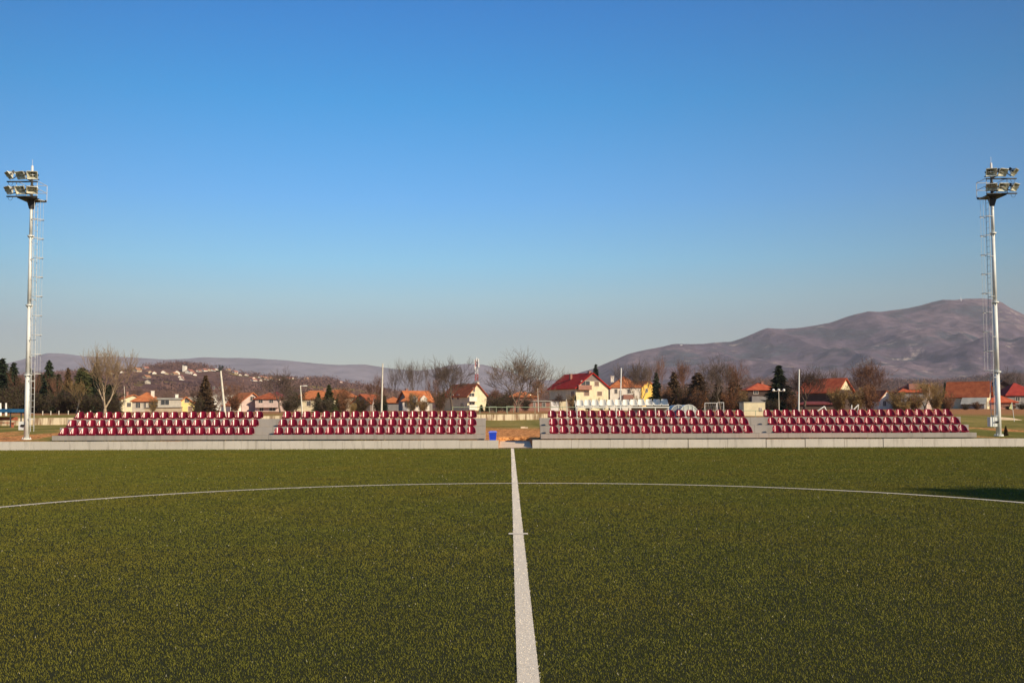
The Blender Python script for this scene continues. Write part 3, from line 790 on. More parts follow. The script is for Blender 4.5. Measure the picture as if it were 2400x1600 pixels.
_con = {}
def conifer(seed, label, px, Y, ptop, wpx, needles=None, rz=0.0, name='spruce_tree', cat='spruce tree', zoff=0.0, group=None, **kw):
    b = at(px, 960, Y); z0 = gz(b.x, Y) - 0.1 + zoff; ht = at(px, ptop, Y).z - z0; needles = needles or M_need
    r_ = thing(name, label, cat, (b.x, Y, z0), rz, group)
    if seed not in _con:
        Vv, F, segs = conifer_mesh(seed, **kw)
        tr = [((0, 0, 0), (0, 0, 0.5), 0.014, 0.008), ((0, 0, 0.5), (0, 0, 1.0), 0.008, 0.002)]
        _con[seed] = (Vv, F, segs, tr)
    Vv, F, segs, tr = _con[seed]
    kk = (seed, needles.name)
    if kk not in _con:
        oc = np_mesh('crown', Vv, F, needles, r_); Vt, Ft = tubes_np(tr + segs, 5); ot = np_mesh('trunk', Vt, Ft, M_bark, r_)
        _con[kk] = (oc.data, ot.data)
    else:
        for nm, d_ in zip(('crown', 'trunk'), _con[kk]):
            c = bpy.data.objects.new(nm, d_); COL.objects.link(c); c.parent = r_
    sx = (wpx * Y / 2400) / 0.40
    r_.scale = (sx, sx, ht)
    return r_
_bush = {}
def bush(seed, label, px, Y, ptop, wpx, leafm=None, twigm=None, name='shrub', cat='shrub', rz=0.0, group=None, leaves=0.5, depth=0.7, zoff=0.0):
    """unit bush: a fan of stems with twigs and sparse leaves"""
    b = at(px, 960, Y); z0 = gz(b.x, Y) - 0.1 + zoff; ht = at(px, ptop, Y).z - z0
    leafm = leafm or M_leaf_g; twigm = twigm or M_twig_r
    if seed not in _bush:
        rs_ = random.Random(seed); g = np.random.default_rng(seed); segs = []; tips = []
        for s_ in range(20):
            a = rs_.random() * 6.283; ln = rs_.uniform(0.05, 0.62); p = Vector((rs_.gauss(0, .10), rs_.gauss(0, .10), 0))
            d = Vector((math.cos(a) * ln, math.sin(a) * ln, 1)).normalized(); L = rs_.uniform(0.55, 1.0)
            for i in range(6):
                d = (d + Vector((rs_.gauss(0, .13), rs_.gauss(0, .13), .04))).normalized(); q = p + d * L / 6
                segs.append((tuple(p), tuple(q), .011 * (1 - i / 8), .011 * (1 - (i + 1) / 8)))
                for _ in range(5):
                    d2 = (d + Vector((rs_.gauss(0, .6), rs_.gauss(0, .6), rs_.gauss(.1, .4)))).normalized(); e = q + d2 * rs_.uniform(.10, .24)
                    segs.append((tuple(q), tuple(e), .0045, .002)); tips.append(tuple(e))
                    for _ in range(2):
                        d3 = (d2 + Vector((rs_.gauss(0, .6), rs_.gauss(0, .6), rs_.gauss(0, .5)))).normalized(); e2 = e + d3 * rs_.uniform(.05, .12)
                        segs.append((tuple(e), tuple(e2), .003, .0015))
                p = q
        C = np.array(tips); keep = C[g.random(len(C)) < leaves * 1.4]
        if len(keep) < 8: keep = C[:8]
        Vl, Fl = leaf_cloud(g, keep, np.full((len(keep), 3), .040), .026, 9)
        Vt, Ft = tubes_np(segs, 3)
        w_ = np.ptp(Vt[:, 0]); h_ = Vt[:, 2].max()
        for A_ in (Vl, Vt): A_[:, :2] /= w_; A_[:, 2] /= h_
        _bush[seed] = (Vt, Ft, Vl, Fl)
    Vt, Ft, Vl, Fl = _bush[seed]
    r_ = thing(name, label, cat, (b.x, Y, z0), rz, group)
    kk = (seed, leafm.name, twigm.name)
    if kk not in _bush:
        ot = np_mesh('stems', Vt, Ft, twigm, r_); ol = np_mesh('leaves', Vl, Fl, leafm, r_); _bush[kk] = (ot.data, ol.data)
    else:
        for nm, d_ in zip(('stems', 'leaves'), _bush[kk]):
            c = bpy.data.objects.new(nm, d_); COL.objects.link(c); c.parent = r_
    wx = wpx * Y / 2400; r_.scale = (wx, wx * depth, ht)
    return r_

# ------------------------------------------------------------------ houses
def roof_mat(name, a, b_):
    m, n, b = newmat(name, 0.85, 0.2)
    tc = n.nodes.new('ShaderNodeTexCoord')
    wv = n.nodes.new('ShaderNodeTexWave'); wv.bands_direction = 'Z'; wv.inputs['Scale'].default_value = 1.3; wv.inputs['Distortion'].default_value = 0.6
    n.links.new(tc.outputs['Object'], wv.inputs['Vector'])
    nz = n.nodes.new('ShaderNodeTexNoise'); nz.inputs['Scale'].default_value = 1.2; nz.inputs['Detail'].default_value = 6; n.links.new(tc.outputs['Object'], nz.inputs['Vector'])
    c = mixc(n, ramp(n, nz.outputs[0], 0.35, 0.65), a, b_)
    c = mixc(n, ramp(n, wv.outputs[0], 0.0, 0.4, (0.35,) * 3, (0.0,) * 3), c, tuple(x * 0.55 for x in a))
    n.links.new(c, b.inputs['Base Color']); return m
RF = {'orange': roof_mat('orange_tiles', (0.40, 0.12, 0.042), (0.54, 0.19, 0.07)), 'red': roof_mat('red_tiles', (0.38, 0.016, 0.010), (0.48, 0.032, 0.018)), 'hazyred': roof_mat('hazy_red_tiles', (0.34, 0.13, 0.09), (0.42, 0.18, 0.12)), 'hazyorange': roof_mat('hazy_orange_tiles', (0.40, 0.19, 0.10), (0.48, 0.25, 0.14)),  # hill house roofs are duller: distance haze put into their tile colours
      'brown': roof_mat('brown_orange_tiles', (0.25, 0.062, 0.026), (0.38, 0.11, 0.045)), 'dred': roof_mat('dull_red_tiles', (0.26, 0.028, 0.020), (0.34, 0.045, 0.03)), 'dark': roof_mat('dark_tiles', (0.045, 0.030, 0.028), (0.08, 0.05, 0.045)),
      'brick': roof_mat('brick_red_tiles', (0.36, 0.065, 0.03), (0.50, 0.12, 0.05)), 'maroon': roof_mat('maroon_tiles', (0.14, 0.03, 0.03), (0.20, 0.05, 0.045)),
      'grey': roof_mat('grey_sheet', (0.30, 0.29, 0.26), (0.40, 0.38, 0.33))}
def plaster(name, c): return mat('plaster_' + name, c, 0.9, 0.10, 1.2, bump=0.1, detail=6)
WL = {'cream': plaster('cream', (0.66, 0.58, 0.38)), 'white': plaster('white', (0.72, 0.67, 0.56)), 'yellow': plaster('yellow', (0.72, 0.47, 0.10)),
      'pyellow': plaster('pale_yellow', (0.70, 0.57, 0.22)), 'grey': plaster('grey', (0.22, 0.21, 0.20)), 'brick': plaster('brick', (0.30, 0.15, 0.11)), 'pink': plaster('pink', (0.55, 0.42, 0.36)),
      'wood': plaster('dark_wood', (0.07, 0.045, 0.035)), 'tan': plaster('tan', (0.45, 0.37, 0.25)), 'beige': plaster('beige', (0.50, 0.45, 0.36)), 'slate': plaster('slate_boards', (0.20, 0.16, 0.14))}
def house(label, gx, Y, W, L, rot, eave, ridge, wall='cream', roof='orange', kind='gable', wins=(), chim=(), base=None, over=0.5, name='house', cat='house', group=None, gable=None, extra=None, th=0.18):
    """gx: pixel of the middle of the front face at distance Y; eave/ridge: pixel heights; rot turns the front to the right"""
    p = at(gx, 930, Y); z0 = (gz(p.x, Y) if base is None else base) - 0.3
    he = at(gx, eave, Y).z - z0; hr = at(gx, ridge, Y).z - z0
    t = thing(name, label, cat, (p.x, p.y, z0), R(rot), group)
    hw = W / 2; m = MB()
    ins = 0.10
    if kind == 'gable':
        m.prism([(-hw, 0), (hw, 0), (hw, he), (0, hr - th), (-hw, he)], 0, L)
        m.build('wall', WL[wall], t)
        rb = MB(); sl = (hr - he) / hw; ez = he - sl * over
        for s_ in (-1, 1):
            q = [(s_ * (hw + over), -over, ez), (s_ * (hw + over), L + over, ez), (0, L + over, hr), (0, -over, hr)]
            if s_ > 0: q = q[::1]
            else: q = q[::-1]
            rb.slab(q, th)
        ro = rb.build('roof', RF[roof], t)
        if gable:
            gb = MB(); k = 0.55; gb.prism([(-hw * k, hr - th - (hr - he) * k + 0.0), (hw * k, hr - th - (hr - he) * k), (0, hr - th - 0.02)], -0.06, -0.003); gb.build('gable_board', WL[gable], t)
    elif kind == 'hip':
        m.box(-hw, hw, 0, L, 0, he); m.build('wall', WL[wall], t)
        rb = MB(); o = over; i_ = min(hw, L / 2) * 0.95
        e = [(-hw - o, -o, he), (hw + o, -o, he), (hw + o, L + o, he), (-hw - o, L + o, he)]
        if W >= L: a, b_ = (-hw + i_, L / 2, hr), (hw - i_, L / 2, hr); fs = [(e[0], e[1], b_, a), (e[1], e[2], b_), (e[2], e[3], a, b_), (e[3], e[0], a)]
        else: a, b_ = (0, i_, hr), (0, L - i_, hr); fs = [(e[0], e[1], a), (e[1], e[2], b_, a), (e[2], e[3], b_), (e[3], e[0], a, b_)]
        for f in fs: rb.slab(list(f), th)
        rb.box(-hw - o + .05, hw + o - .05, -o + .05, L + o - .05, he - 0.12, he - 0.01)
        ro = rb.build('roof', RF[roof], t)
    else:
        m.box(-hw, hw, 0, L, 0, he - 0.02); m.build('wall', WL[wall], t)
        rb = MB(); rb.box(-hw - over, hw + over, -over, L + over, he, hr); ro = rb.build('roof', RF[roof], t)
    for cx, cy, cw, chh in chim:
        c = MB(); c.box(cx - cw / 2, cx + cw / 2, cy - cw / 2, cy + cw / 2, hr - 1.5, hr + chh); c.box(cx - cw / 2 - .07, cx + cw / 2 + .07, cy - cw / 2 - .07, cy + cw / 2 + .07, hr + chh + .002, hr + chh + .12)
        c.build('chimney', WL['brick'] if cw < 0.7 else WL['white'], ro)
    for wdef in wins:
        face, u, z, ww, wh = wdef[:5]; kindw = wdef[5] if len(wdef) > 5 else 'window'
        f = MB(); pn = MB()
        if face == 'f': T = Matrix.Translation((u, 0, z))
        elif face == 'l': T = Matrix.Translation((-hw, u, z)) @ Matrix.Rotation(R(-90), 4, 'Z')
        else: T = Matrix.Translation((hw, u, z)) @ Matrix.Rotation(R(90), 4, 'Z')
        a, h_ = ww / 2, wh / 2
        for x0, x1, z0_, z1 in ((-a - .09, -a, -h_ - .09, h_ + .09), (a, a + .09, -h_ - .09, h_ + .09), (-a, a, h_, h_ + .09), (-a - .0, a, -h_ - .09, -h_)):
            f.box(x0, x1, -0.08, 0.02, z0_, z1)
        if kindw == 'window': f.box(-.03, .03, -0.05, 0.01, -h_, h_)
        pn.box(-a, a, -0.03, 0.01, -h_, h_)
        for mm in (f, pn): mm.v = [tuple(T @ Vector(v)) for v in mm.v]
        nm = {'window': 'window', 'door': 'door', 'shut': 'window', 'garage': 'garage_door'}[kindw]
        fo = f.build(nm, M_wframe, t)
        pm = {'window': M_pane, 'door': M_shut, 'shut': M_shut, 'garage': M_pipe}[kindw]
        pn.build({'window': 'pane', 'shut': 'shutter', 'door': 'door_leaf', 'garage': 'door_leaf'}[kindw], pm, fo)
    if extra: extra(t, hw, L, he, hr)
    return t
def balcony(x0, x1, z, d=1.1, wall='white', name='balcony'):
    def f(t, hw, L, he, hr):
        m = MB(); m.box(x0, x1, -d, -0.003, z - 0.16, z); m.box(x0, x1, -d, -d + .08, z, z + 0.95); m.box(x0, x0 + .08, -d + .08, -0.003, z, z + .95); m.box(x1 - .08, x1, -d + .08, -0.003, z, z + .95)
        m.build(name, WL[wall], t)
    return f
def multi(*fs):
    def f(*a):
        for g in fs: g(*a)
    return f
def lean_to(x0, x1, y0, y1, za, zb, wall='white', roof='grey'):
    def f(t, hw, L, he, hr):
        m = MB(); m.add([(x0, y0, 0), (x1, y0, 0), (x1, y1, 0), (x0, y1, 0), (x0, y0, za), (x1, y0, zb), (x1, y1, zb), (x0, y1, za)], [(0, 3, 2, 1), (0, 1, 5, 4), (1, 2, 6, 5), (2, 3, 7, 6), (3, 0, 4, 7), (4, 5, 6, 7)]); m.build('annex', WL[wall], t)
        r = MB(); r.slab([(x0 - .3, y0 - .3, za + .1), (x1 + .2, y0 - .3, zb + .1), (x1 + .2, y1, zb + .1), (x0 - .3, y1, za + .1)], .1); r.build('annex_roof', RF[roof], t)
    return f
def dormers(xs, y, z, wd=1.6, h=1.7, face=-1, roof='orange'):
    def f(t, hw, L, he, hr):
        for u in xs:
            m = MB(); m.prism([(-wd / 2, 0), (wd / 2, 0), (wd / 2, h * 0.55), (0, h), (-wd / 2, h * .55)], 0, 2.2)
            T = Matrix.Translation((-hw - 0.15, u, z)) @ Matrix.Rotation(R(-90), 4, 'Z')
            m.v = [tuple(T @ Vector(v)) for v in m.v]; d = m.build('dormer', WL['white'], t)
            w_ = MB(); w_.box(-.35, .35, -.04, .0, .25, 1.0); w_.v = [tuple(T @ Vector(v)) for v in w_.v]; w_.build('pane', M_pane, d)
    return f

HY = 255
house('small cream house with orange roof at the left end of the village', 312, 262, 6.0, 6, 34, 934, 924, 'cream', 'orange', wins=[('f', -1, 2.2, .9, 1), ('f', 1.2, 2.2, .9, 1)], chim=[(-1, 2, .5, .6)])
house('pale house under a steep orange hip roof with chimney', 338, 250, 5.6, 7.5, 8, 940, 918, 'beige', 'orange', 'hip', wins=[('f', -1.4, 2.0, 1.0, 1.2), ('f', .2, 2.0, .5, 1.6), ('f', 1.6, 2.0, 1.0, 1.2)], chim=[(1.5, 2.5, .7, .2)])
house('flat-roofed beige house with dark window beside the yellow house', 396, 244, 5.2, 7, 4, 936, 932, 'beige', 'grey', 'flat', wins=[('f', -.9, 2.6, 1.9, 1.1)], over=.25, extra=lean_to(-5.2, 3.2, -1.6, -.003, 1.30, 1.42, 'tan', 'grey'))
house('yellow house with a gable facing the pitch', 436, 246, 4.6, 8, 28, 946, 929, 'pyellow', 'orange', wins=[('f', 0.2, 3.2, .9, 1.1), ('f', 1.0, 1.1, .9, 1.2, 'door')], chim=[(-1.3, 5, .7, .5)], extra=lean_to(2.3, 4.3, .3, 4, 2.6, 1.8, 'yellow', 'orange'))
house('house with steep orange roof and pink gable', 591, 250, 5.6, 6.5, 42, 938, 919, 'pink', 'orange', wins=[('f', 0, 3.5, 1.0, 1.0)], extra=lean_to(-5.6, -2.81, .2, 5, 1.7, 3.0, 'white', 'orange'))
house('pinkish house with brown-orange hip roof and long balcony', 627, 248, 5.9, 6.5, 4, 934, 919, 'pink', 'brown', 'hip', wins=[('f', -1.6, 2.75, .9, .9), ('f', .9, 2.75, .9, .9), ('f', -1.4, .9, .9, .9), ('f', 1.2, .9, 1.5, .8)], extra=balcony(-2.7, 2.7, 1.45, 1.0, 'pink'))
house('house with dark red roof behind the brown-orange hip roof', 645, 275, 5.5, 7, 6, 932, 917, 'pink', 'maroon', 'hip')
house('cream house with wide orange roof behind green conifers', 735, 262, 10.5, 7.5, 0, 934, 914, 'cream', 'orange', 'hip', wins=[('f', -3.4, 2.4, .9, 1.1), ('f', -1.2, 2.4, .9, 1.1)], chim=[(2.2, 3.5, .5, .5)], over=.6)
house('house with long orange roof right of the green conifers', 790, 285, 9.5, 7, 0, 930, 912, 'tan', 'orange', 'hip', wins=[('f', 1, 2.6, 1, 1.1)])
house('brown house with steep roof behind the birch', 846, 262, 5.5, 7, -25, 942, 923, 'slate', 'brown', wins=[('f', 0, 2.6, .9, 1.1)])
house('small house with low orange roof left of the dormer house', 919, 262, 5.3, 6, 0, 943, 929, 'grey', 'orange', 'hip')
house('white house with big orange roof and two white dormers', 946, 250, 6.6, 6.2, -62, 938, 915, 'grey', 'orange', wins=[('f', 0, 2.4, .8, 1)], chim=[(-1, 1.2, .6, .4)])
house('white wing with orange roof and dormers behind bare trees', 975, 247, 6.4, 4.2, 4, 939, 921, 'white', 'orange', 'hip', wins=[('f', -2.2, 2.0, .9, 1.2), ('f', 0, 2.0, .9, 1.2), ('f', 2.2, 2.0, .9, 1.2)], extra=lambda t, hw, L, he, hr: [MB().prism([(x - .8, he - .3), (x + .8, he - .3), (x + .8, he + .55), (x, he + 1.35), (x - .8, he + .55)], -.55, 1.4).build('dormer', WL['white'], t) for x in (-.4, 1.9)])
house('tall cream three-storey house with balconies and dark gable', 1118, 246, 5.6, 10.5, 36, 925, 898, 'cream', 'brown', over=.45,
      wins=[('f', -1.6, 4.2, 1.5, .7), ('f', -1.5, 2.1, 1.5, .6), ('f', -.9, 5.4, .5, .9), ('f', -2.0, .8, .9, 1.2, 'door'), ('l', 4, 3.7, .8, 1.1), ('l', 6.5, 3.7, .8, 1.1), ('l', 2.2, 1.6, 1.2, 1.2)],
      extra=multi(balcony(-2.7, -.5, 2.75, .8), balcony(-2.7, -.5, .75, .8)), chim=[(.9, 1.2, .7, .2)])
house('long orange-roofed house behind the big forked tree', 1224, 300, 8.5, 7, 0, 930, 917, 'brick', 'orange', 'hip')
house('low brick shed with flat pale roof left of the cream garage', 1263, 205, 4.4, 5, 0, 941, 938.5, 'brick', 'grey', 'flat', wins=[('f', -.9, 1.5, .35, .9), ('f', 1.0, 1.5, .6, .9)], over=.3, name='shed', cat='shed')
house('cream garage with white door below the red-roofed house', 1315, 215, 5.3, 5, 0, 939, 936, 'cream', 'dark', 'flat', wins=[('f', -1.3, 1.3, 1.6, 2.2, 'garage'), ('f', 1.9, 1.4, 1.1, 2.0, 'door')], over=.15, name='garage', cat='garage')
house('large pale yellow house with bright red roof and balcony', 1388, 250, 9.3, 13, 27, 906, 873, 'cream', 'red', over=.55, gable='slate',
      wins=[('f', 1.3, 6.9, 1.2, 1.1, 'shut'), ('f', -1.6, 4.5, 1.4, 1.0, 'shut'), ('f', 2.1, 4.5, 1.3, 1.0, 'shut'), ('f', -1.9, 6.7, 2.4, 1.7), ('l', 1.4, 4.4, 1.4, 1.2)],
      chim=[(.0, 1.2, .6, .3), (-1.9, 7.0, .55, -.2)], extra=balcony(-4.4, -.7, 5.55, 1.0, 'brick'))
house('white house with orange hip roof and red balcony', 1466, 252, 7.6, 8, 0, 907, 880, 'white', 'orange', 'hip', over=.35,
      wins=[('f', -2.3, 5.1, .6, 1.0), ('f', .9, 5.1, .7, 1.0), ('f', -1.2, 4.5, .5, 1.6, 'door')], chim=[(-2.9, 3.2, .8, -.1)], extra=balcony(-.6, 1.9, 3.3, 1.0, 'brick', 'balcony'))
house('yellow house with orange roof right of the white house', 1520, 262, 4.3, 6.5, 30, 905, 891, 'yellow', 'orange', over=.3, wins=[('f', -.6, 5.4, .6, .9), ('f', -.6, 2.6, .6, .9)])
house('dark timber house under a red-orange roof left of the spruce', 1787, 235, 6.6, 7, 0, 913, 895, 'wood', 'brick', 'hip', wins=[('f', -1.5, 4.5, 1, 1)], chim=[(.6, 2.6, .5, .1)], extra=lambda t, hw, L, he, hr: MB().box(-2.6, 1.2, -.9, -.003, 0, he - 1.5).build('annex', WL['grey'], t))
house('cream windowless hut beside the right stand', 1768, 118, 2.45, 2.4, 0, 943, 941.6, 'cream', 'grey', 'flat', wins=[('f', .72, 1.05, .14, .24)], over=.04, name='hut', cat='hut', th=.05)
house('big dark-walled house with orange roof and white gable tip', 1981, 225, 6.2, 9.5, 40, 915, 885, 'wood', 'brick', over=.5, extra=lambda t, hw, L, he, hr: MB().prism([(-1.9, he + .2), (1.9, he + .2), (0, hr - .35)], -.1, -.003).build('gable_panel', WL['cream'], t))
house('low shed with red roof below the white-gable house', 1915, 200, 6.8, 3.5, 0, 946, 940, 'wood', 'maroon', 'hip', name='shed', cat='shed')
house('white gable house half hidden by willows', 2079, 245, 4.2, 6.5, 8, 938, 914, 'white', 'brown', wins=[('f', -.7, 1.8, .7, 1.1)], over=.15)
house('house with red tiled roof and grey wall behind brown shrubs', 2140, 240, 6.0, 7, -6, 918, 899, 'grey', 'brick', 'hip', chim=[(-2.2, 3, .5, -.8)], extra=lambda t, hw, L, he, hr: MB().prism([(-.8, he + .6), (1.6, he + .6), (1.6, he + 1.9), (-.8, he + 1.9)], .2, 2).build('dormer', WL['maroon'] if 'maroon' in WL else WL['brick'], t))
house('pale pink gable house behind the shrubs left of the barn', 2178, 262, 3.4, 6, 15, 925, 900, 'pink', 'brown', over=.2, wins=[('f', 0, 3.4, .7, .9)])
house('long farmhouse with brown-orange roof and cream gable', 2318, 205, 4.6, 7.4, 56, 924, 893, 'cream', 'brown', over=.5, wins=[('f', 0.2, 3.5, .45, 1.4, 'shut'), ('f', -.2, 1.5, .7, 1.1, 'door'), ('f', -1.6, 1.3, .5, .8)], extra=lean_to(-4.6, -2.31, 0.2, 4.5, 1.2, 2.9, 'grey', 'grey'))
house('dark-roofed barn behind the farmhouse', 2352, 240, 10.5, 7, -10, 925, 891, 'wood', 'dark', name='barn', cat='barn')
house('grey house with bright red roof at the right edge', 2398, 215, 7.0, 7, 0, 926, 896, 'grey', 'dred', 'hip', wins=[('f', -1.2, 2.4, .9, .8)], over=.5)
house('low red-roofed outbuilding right of the cream gable', 2350, 205, 5.0, 4, 0, 942, 926, 'maroon' if 'maroon' in WL else 'brick', 'brick', 'hip', name='outbuilding', cat='outbuilding')
house('white apartment block far behind the dark spruce', 508, 520, 12, 9, 0, 925, 923.6, 'white', 'grey', 'flat', wins=[('f', x, z, .9, 1.1) for x in (-4.5, -1.5, 1.5, 4.5) for z in (6, 9, 12)], over=.2, name='apartment_block', cat='apartment block')
house('pale block of flats behind the leaning pole', 540, 540, 9, 9, 0, 931, 929, 'white', 'grey', 'flat', over=.2, wins=[('f', x, z, .9, 1.1) for x in (-3, 0, 3) for z in (6, 9)], name='apartment_block', cat='apartment block')
house('pale house behind the yellow house', 458, 420, 8, 8, 20, 930, 925, 'white', 'maroon', wins=[('f', 0, 4, 1, 1)])

HILLH = []
# scrub and copses on the hills: uncountable small crowns
def copses(name, label, H, x0, x1, y0, y1, n, size, m, seed):
    g = np.random.default_rng(seed); P = []
    while len(P) < n:
        x, y = g.uniform(x0, x1), g.uniform(y0, y1)
        if mnoise.noise(Vector((x * .008, y * .008, 2.0))) + g.normal(0, .15) < -0.02: continue
        if any(abs(x * hy / y - hx) < 11 and -130 < y - hy < 8 for hx, hy in HILLH): continue
        P.append((x, y, H(x, y)))
    P = np.array(P); sz = size * g.uniform(.6, 1.3, len(P))
    C = P + np.stack([np.zeros(len(P)), np.zeros(len(P)), sz * .45], -1); S = np.stack([sz * .35, sz * .35, sz * .28], -1)
    Vv, F = leaf_cloud(g, C, S, size * .17, 16)
    tag(np_mesh(name, Vv, F, m), label, 'woods', kind='stuff')
# houses scattered over the far village hill
vh = [(316,871,'pale',16),(318,868,'o',15),(336,864,'w',7),(362,876,'w',12),(352,874,'o',8),(383,875,'w',14),(391,878,'o',8),(404,878,'o',10),(415,877,'w',16),(422,885,'w',12),(430,871,'t',5),(440,876,'w',18),(452,878,'w',8),(457,880,'w',6),(463,871,'w',9),(474,870,'w',12),(490,869,'o',9),(497,869,'w',9),(425,891,'w',12),(507,867,'w',5),(532,868,'o',6),(547,873,'w',8),(553,877,'o',8),(563,880,'w',6),(577,880,'w',8),(590,892,'w',10),(595,888,'w',6),(608,885,'w',9),(616,889,'o',12),(622,890,'w',10),(629,888,'o',9),(637,884,'w',10),(640,893,'w',10),(648,891,'o',8),(655,893,'w',8),(664,888,'o',8),(672,889,'w',10),(679,888,'o',9),(686,888,'w',9),(695,884,'w',5),(716,889,'o',8),(732,887,'p',11),(746,885,'w',11),(800,897,'p',8),(346,902,'g',14),(612,893,'w',7),(338,886,'o',7),(20,893,'w',6),(132,864,'o',9),(148,866,'w',6),(275,870,'o',8),(262,878,'w',10),(255,872,'o',8),(286,874,'w',9)]
_u = ['', 'first', 'second', 'third', 'fourth', 'fifth', 'sixth', 'seventh', 'eighth', 'ninth']
def ordinal(i):
    i += 1
    if i <= 20: return ORD[i - 1]
    return {2: 'twenty', 3: 'thirty', 4: 'forty', 5: 'fifty', 6: 'sixty'}[i // 10] + '-' + _u[i % 10] if i % 10 else {3: 'thirtieth', 4: 'fortieth', 5: 'fiftieth', 6: 'sixtieth'}[i // 10]
for oi, (px_, py_, kd, wpx) in enumerate(sorted(vh)):
    hp = hit(px_, py_, H_v, 900, 1900); HILLH.append((hp.x, hp.y))
    Wd = max(4.5, wpx * hp.y / 2400 * 0.8); hh = min(6.5, Wd * 0.55); rs_ = random.Random(px_)
    t = thing('hillside_house', 'tiny %s house with %s roof on the far hill, %s house from left' % ({'w': 'white', 'o': 'cream', 'p': 'pinkish', 'g': 'long grey', 't': 'narrow tall', 'pale': 'pale'}[kd], {'w': 'red', 'o': 'orange', 'p': 'brown', 'g': 'grey', 't': 'dark', 'pale': 'orange'}[kd], ordinal(oi)), 'house', (hp.x, hp.y, hp.z - 2.0), R(rs_.uniform(-25, 50)), 'houses on the far village hill')
    if kd == 't': Wd, hh = 3, 9
    if kd == 'g': hh = 3
    m = MB(); m.prism([(-Wd / 2, 0), (Wd / 2, 0), (Wd / 2, hh + 1), (0, hh + 1 + Wd * .28), (-Wd / 2, hh + 1)], 0, 8); m.build('wall', WL[{'w': 'white', 'o': 'tan', 'p': 'pink', 'g': 'beige', 't': 'white', 'pale': 'tan'}[kd]], t)
    r = MB(); o_ = .6
    for s_ in (-1, 1):
        q = [(s_ * (Wd / 2 + o_), -o_, hh + 1 - .3), (s_ * (Wd / 2 + o_), 8 + o_, hh + 1 - .3), (0, 8 + o_, hh + 1.25 + Wd * .30), (0, -o_, hh + 1.25 + Wd * .30)]
        r.slab(q if s_ > 0 else q[::-1], .25)
    r.build('roof', RF[{'w': 'hazyred', 'o': 'hazyorange', 'p': 'brown', 'g': 'grey', 't': 'dark', 'pale': 'hazyorange'}[kd]], t)
for oi, (px_, py_, wpx) in enumerate(sorted([(1764,887,7),(1776,886,9),(1788,886,7),(1800,887,6),(1748,888,6),(1900,893,6),(1716,887,5),(1338,906,8),(1700,890,6)])):
    hp = hit(px_, py_, H_r, 1200, 2200)
    Wd = wpx * hp.y / 2400
    t = thing('hillside_house', 'tiny white house at the foot of the mountain, %s from left' % ORD[oi], 'house', (hp.x, hp.y, hp.z - 1), R(10), 'white houses at the foot of the mountain')
    m = MB(); m.prism([(-Wd / 2, 0), (Wd / 2, 0), (Wd / 2, 5), (0, 7), (-Wd / 2, 5)], 0, 8); m.build('wall', WL['white'], t)
    r = MB(); r.slab([(Wd / 2 + .5, -.5, 4.8), (Wd / 2 + .5, 8.5, 4.8), (0, 8.5, 7.2), (0, -.5, 7.2)], .3); r.slab([(0, -.5, 7.2), (0, 8.5, 7.2), (-Wd / 2 - .5, 8.5, 4.8), (-Wd / 2 - .5, -.5, 4.8)], .3); r.build('roof', RF['hazyred'], t)
M_copse = mat('copse_twigs', (0.10, 0.055, 0.05), 0.95, 0.4, .02, col2=(0.19, 0.105, 0.08))
copses('hill_woods', 'brown leafless woods covering the far village hill', H_v, -1000, -60, 760, 1700, 9000, 5.5, M_copse, 3)
copses('foothill_woods', 'brown leafless woods at the foot of the mountain', H_r, 60, 1300, 1100, 2150, 6000, 6.5, M_copse, 4)
# transmitter and hut on the mountain
for px_, py_, h_, lb, nm, wd in [(2252, 697, 32, 'tiny white transmitter tower on the mountain summit', 'transmitter_tower', 6), (1597, 804, 9, 'tiny white building on the shoulder of the mountain', 'mountain_hut', 11)]:
    p = at(px_, py_, 5150); t = thing(nm, lb, 'tower' if h_ > 20 else 'hut', (p.x, p.y, H_m(p.x, p.y) - 4))
    if h_ > 20:
        m = MB(); m.tube((0, 0, 0), (0, 0, h_ * .5), wd * .5, wd * .3, n=10); m.build('shaft', M_pipe, t); m = MB(); m.tube((0, 0, h_ * .5), (0, 0, h_ * 1.1), wd * .15, .3); m.build('antenna', M_pipe, t)
    else:
        m = MB(); m.prism([(-wd / 2, 0), (wd / 2, 0), (wd / 2, h_ * .7), (0, h_), (-wd / 2, h_ * .7)], 0, 12); m.build('wall', M_pipe, t)
        m = MB(); m.slab([(wd / 2 + 1, -1, h_ * .68), (wd / 2 + 1, 13, h_ * .68), (0, 13, h_ + .6), (0, -1, h_ + .6)], .5); m.slab([(0, -1, h_ + .6), (0, 13, h_ + .6), (-wd / 2 - 1, 13, h_ * .68), (-wd / 2 - 1, -1, h_ * .68)], .5); m.build('roof', RF['grey'], t)

# ------------------------------------------------------------------ tree kinds
K_wide = dict(seed=103, H=10, spread=0.8, upright=0.55, levels=4, r0=0.21, trunk=0.34, twig=0.017, kids=(2, 4), fork=[(-0.36, 0.05, 1), (0.02, -0.15, 1), (0.42, 0.1, 1)])
M_twig_f = mat('tan_grey_twigs', (0.19, 0.145, 0.11), 0.95, 0.25, 1)
K_fork = dict(seed=101, H=10, spread=1.0, upright=0.30, levels=4, r0=0.24, trunk=0.32, twig=0.017, kids=(3, 4), fork=[(-0.45, 0.05, 1), (0.0, -0.1, 1), (0.55, 0.1, 1)])
K_oak = dict(seed=203, H=10, spread=0.9, upright=0.30, levels=5, r0=0.30, trunk=0.24, twig=0.017, kids=(2, 4))
K_tall = dict(seed=42, H=10, spread=0.62, upright=0.85, levels=4, r0=0.17, trunk=0.30, twig=0.015, kids=(3, 3))
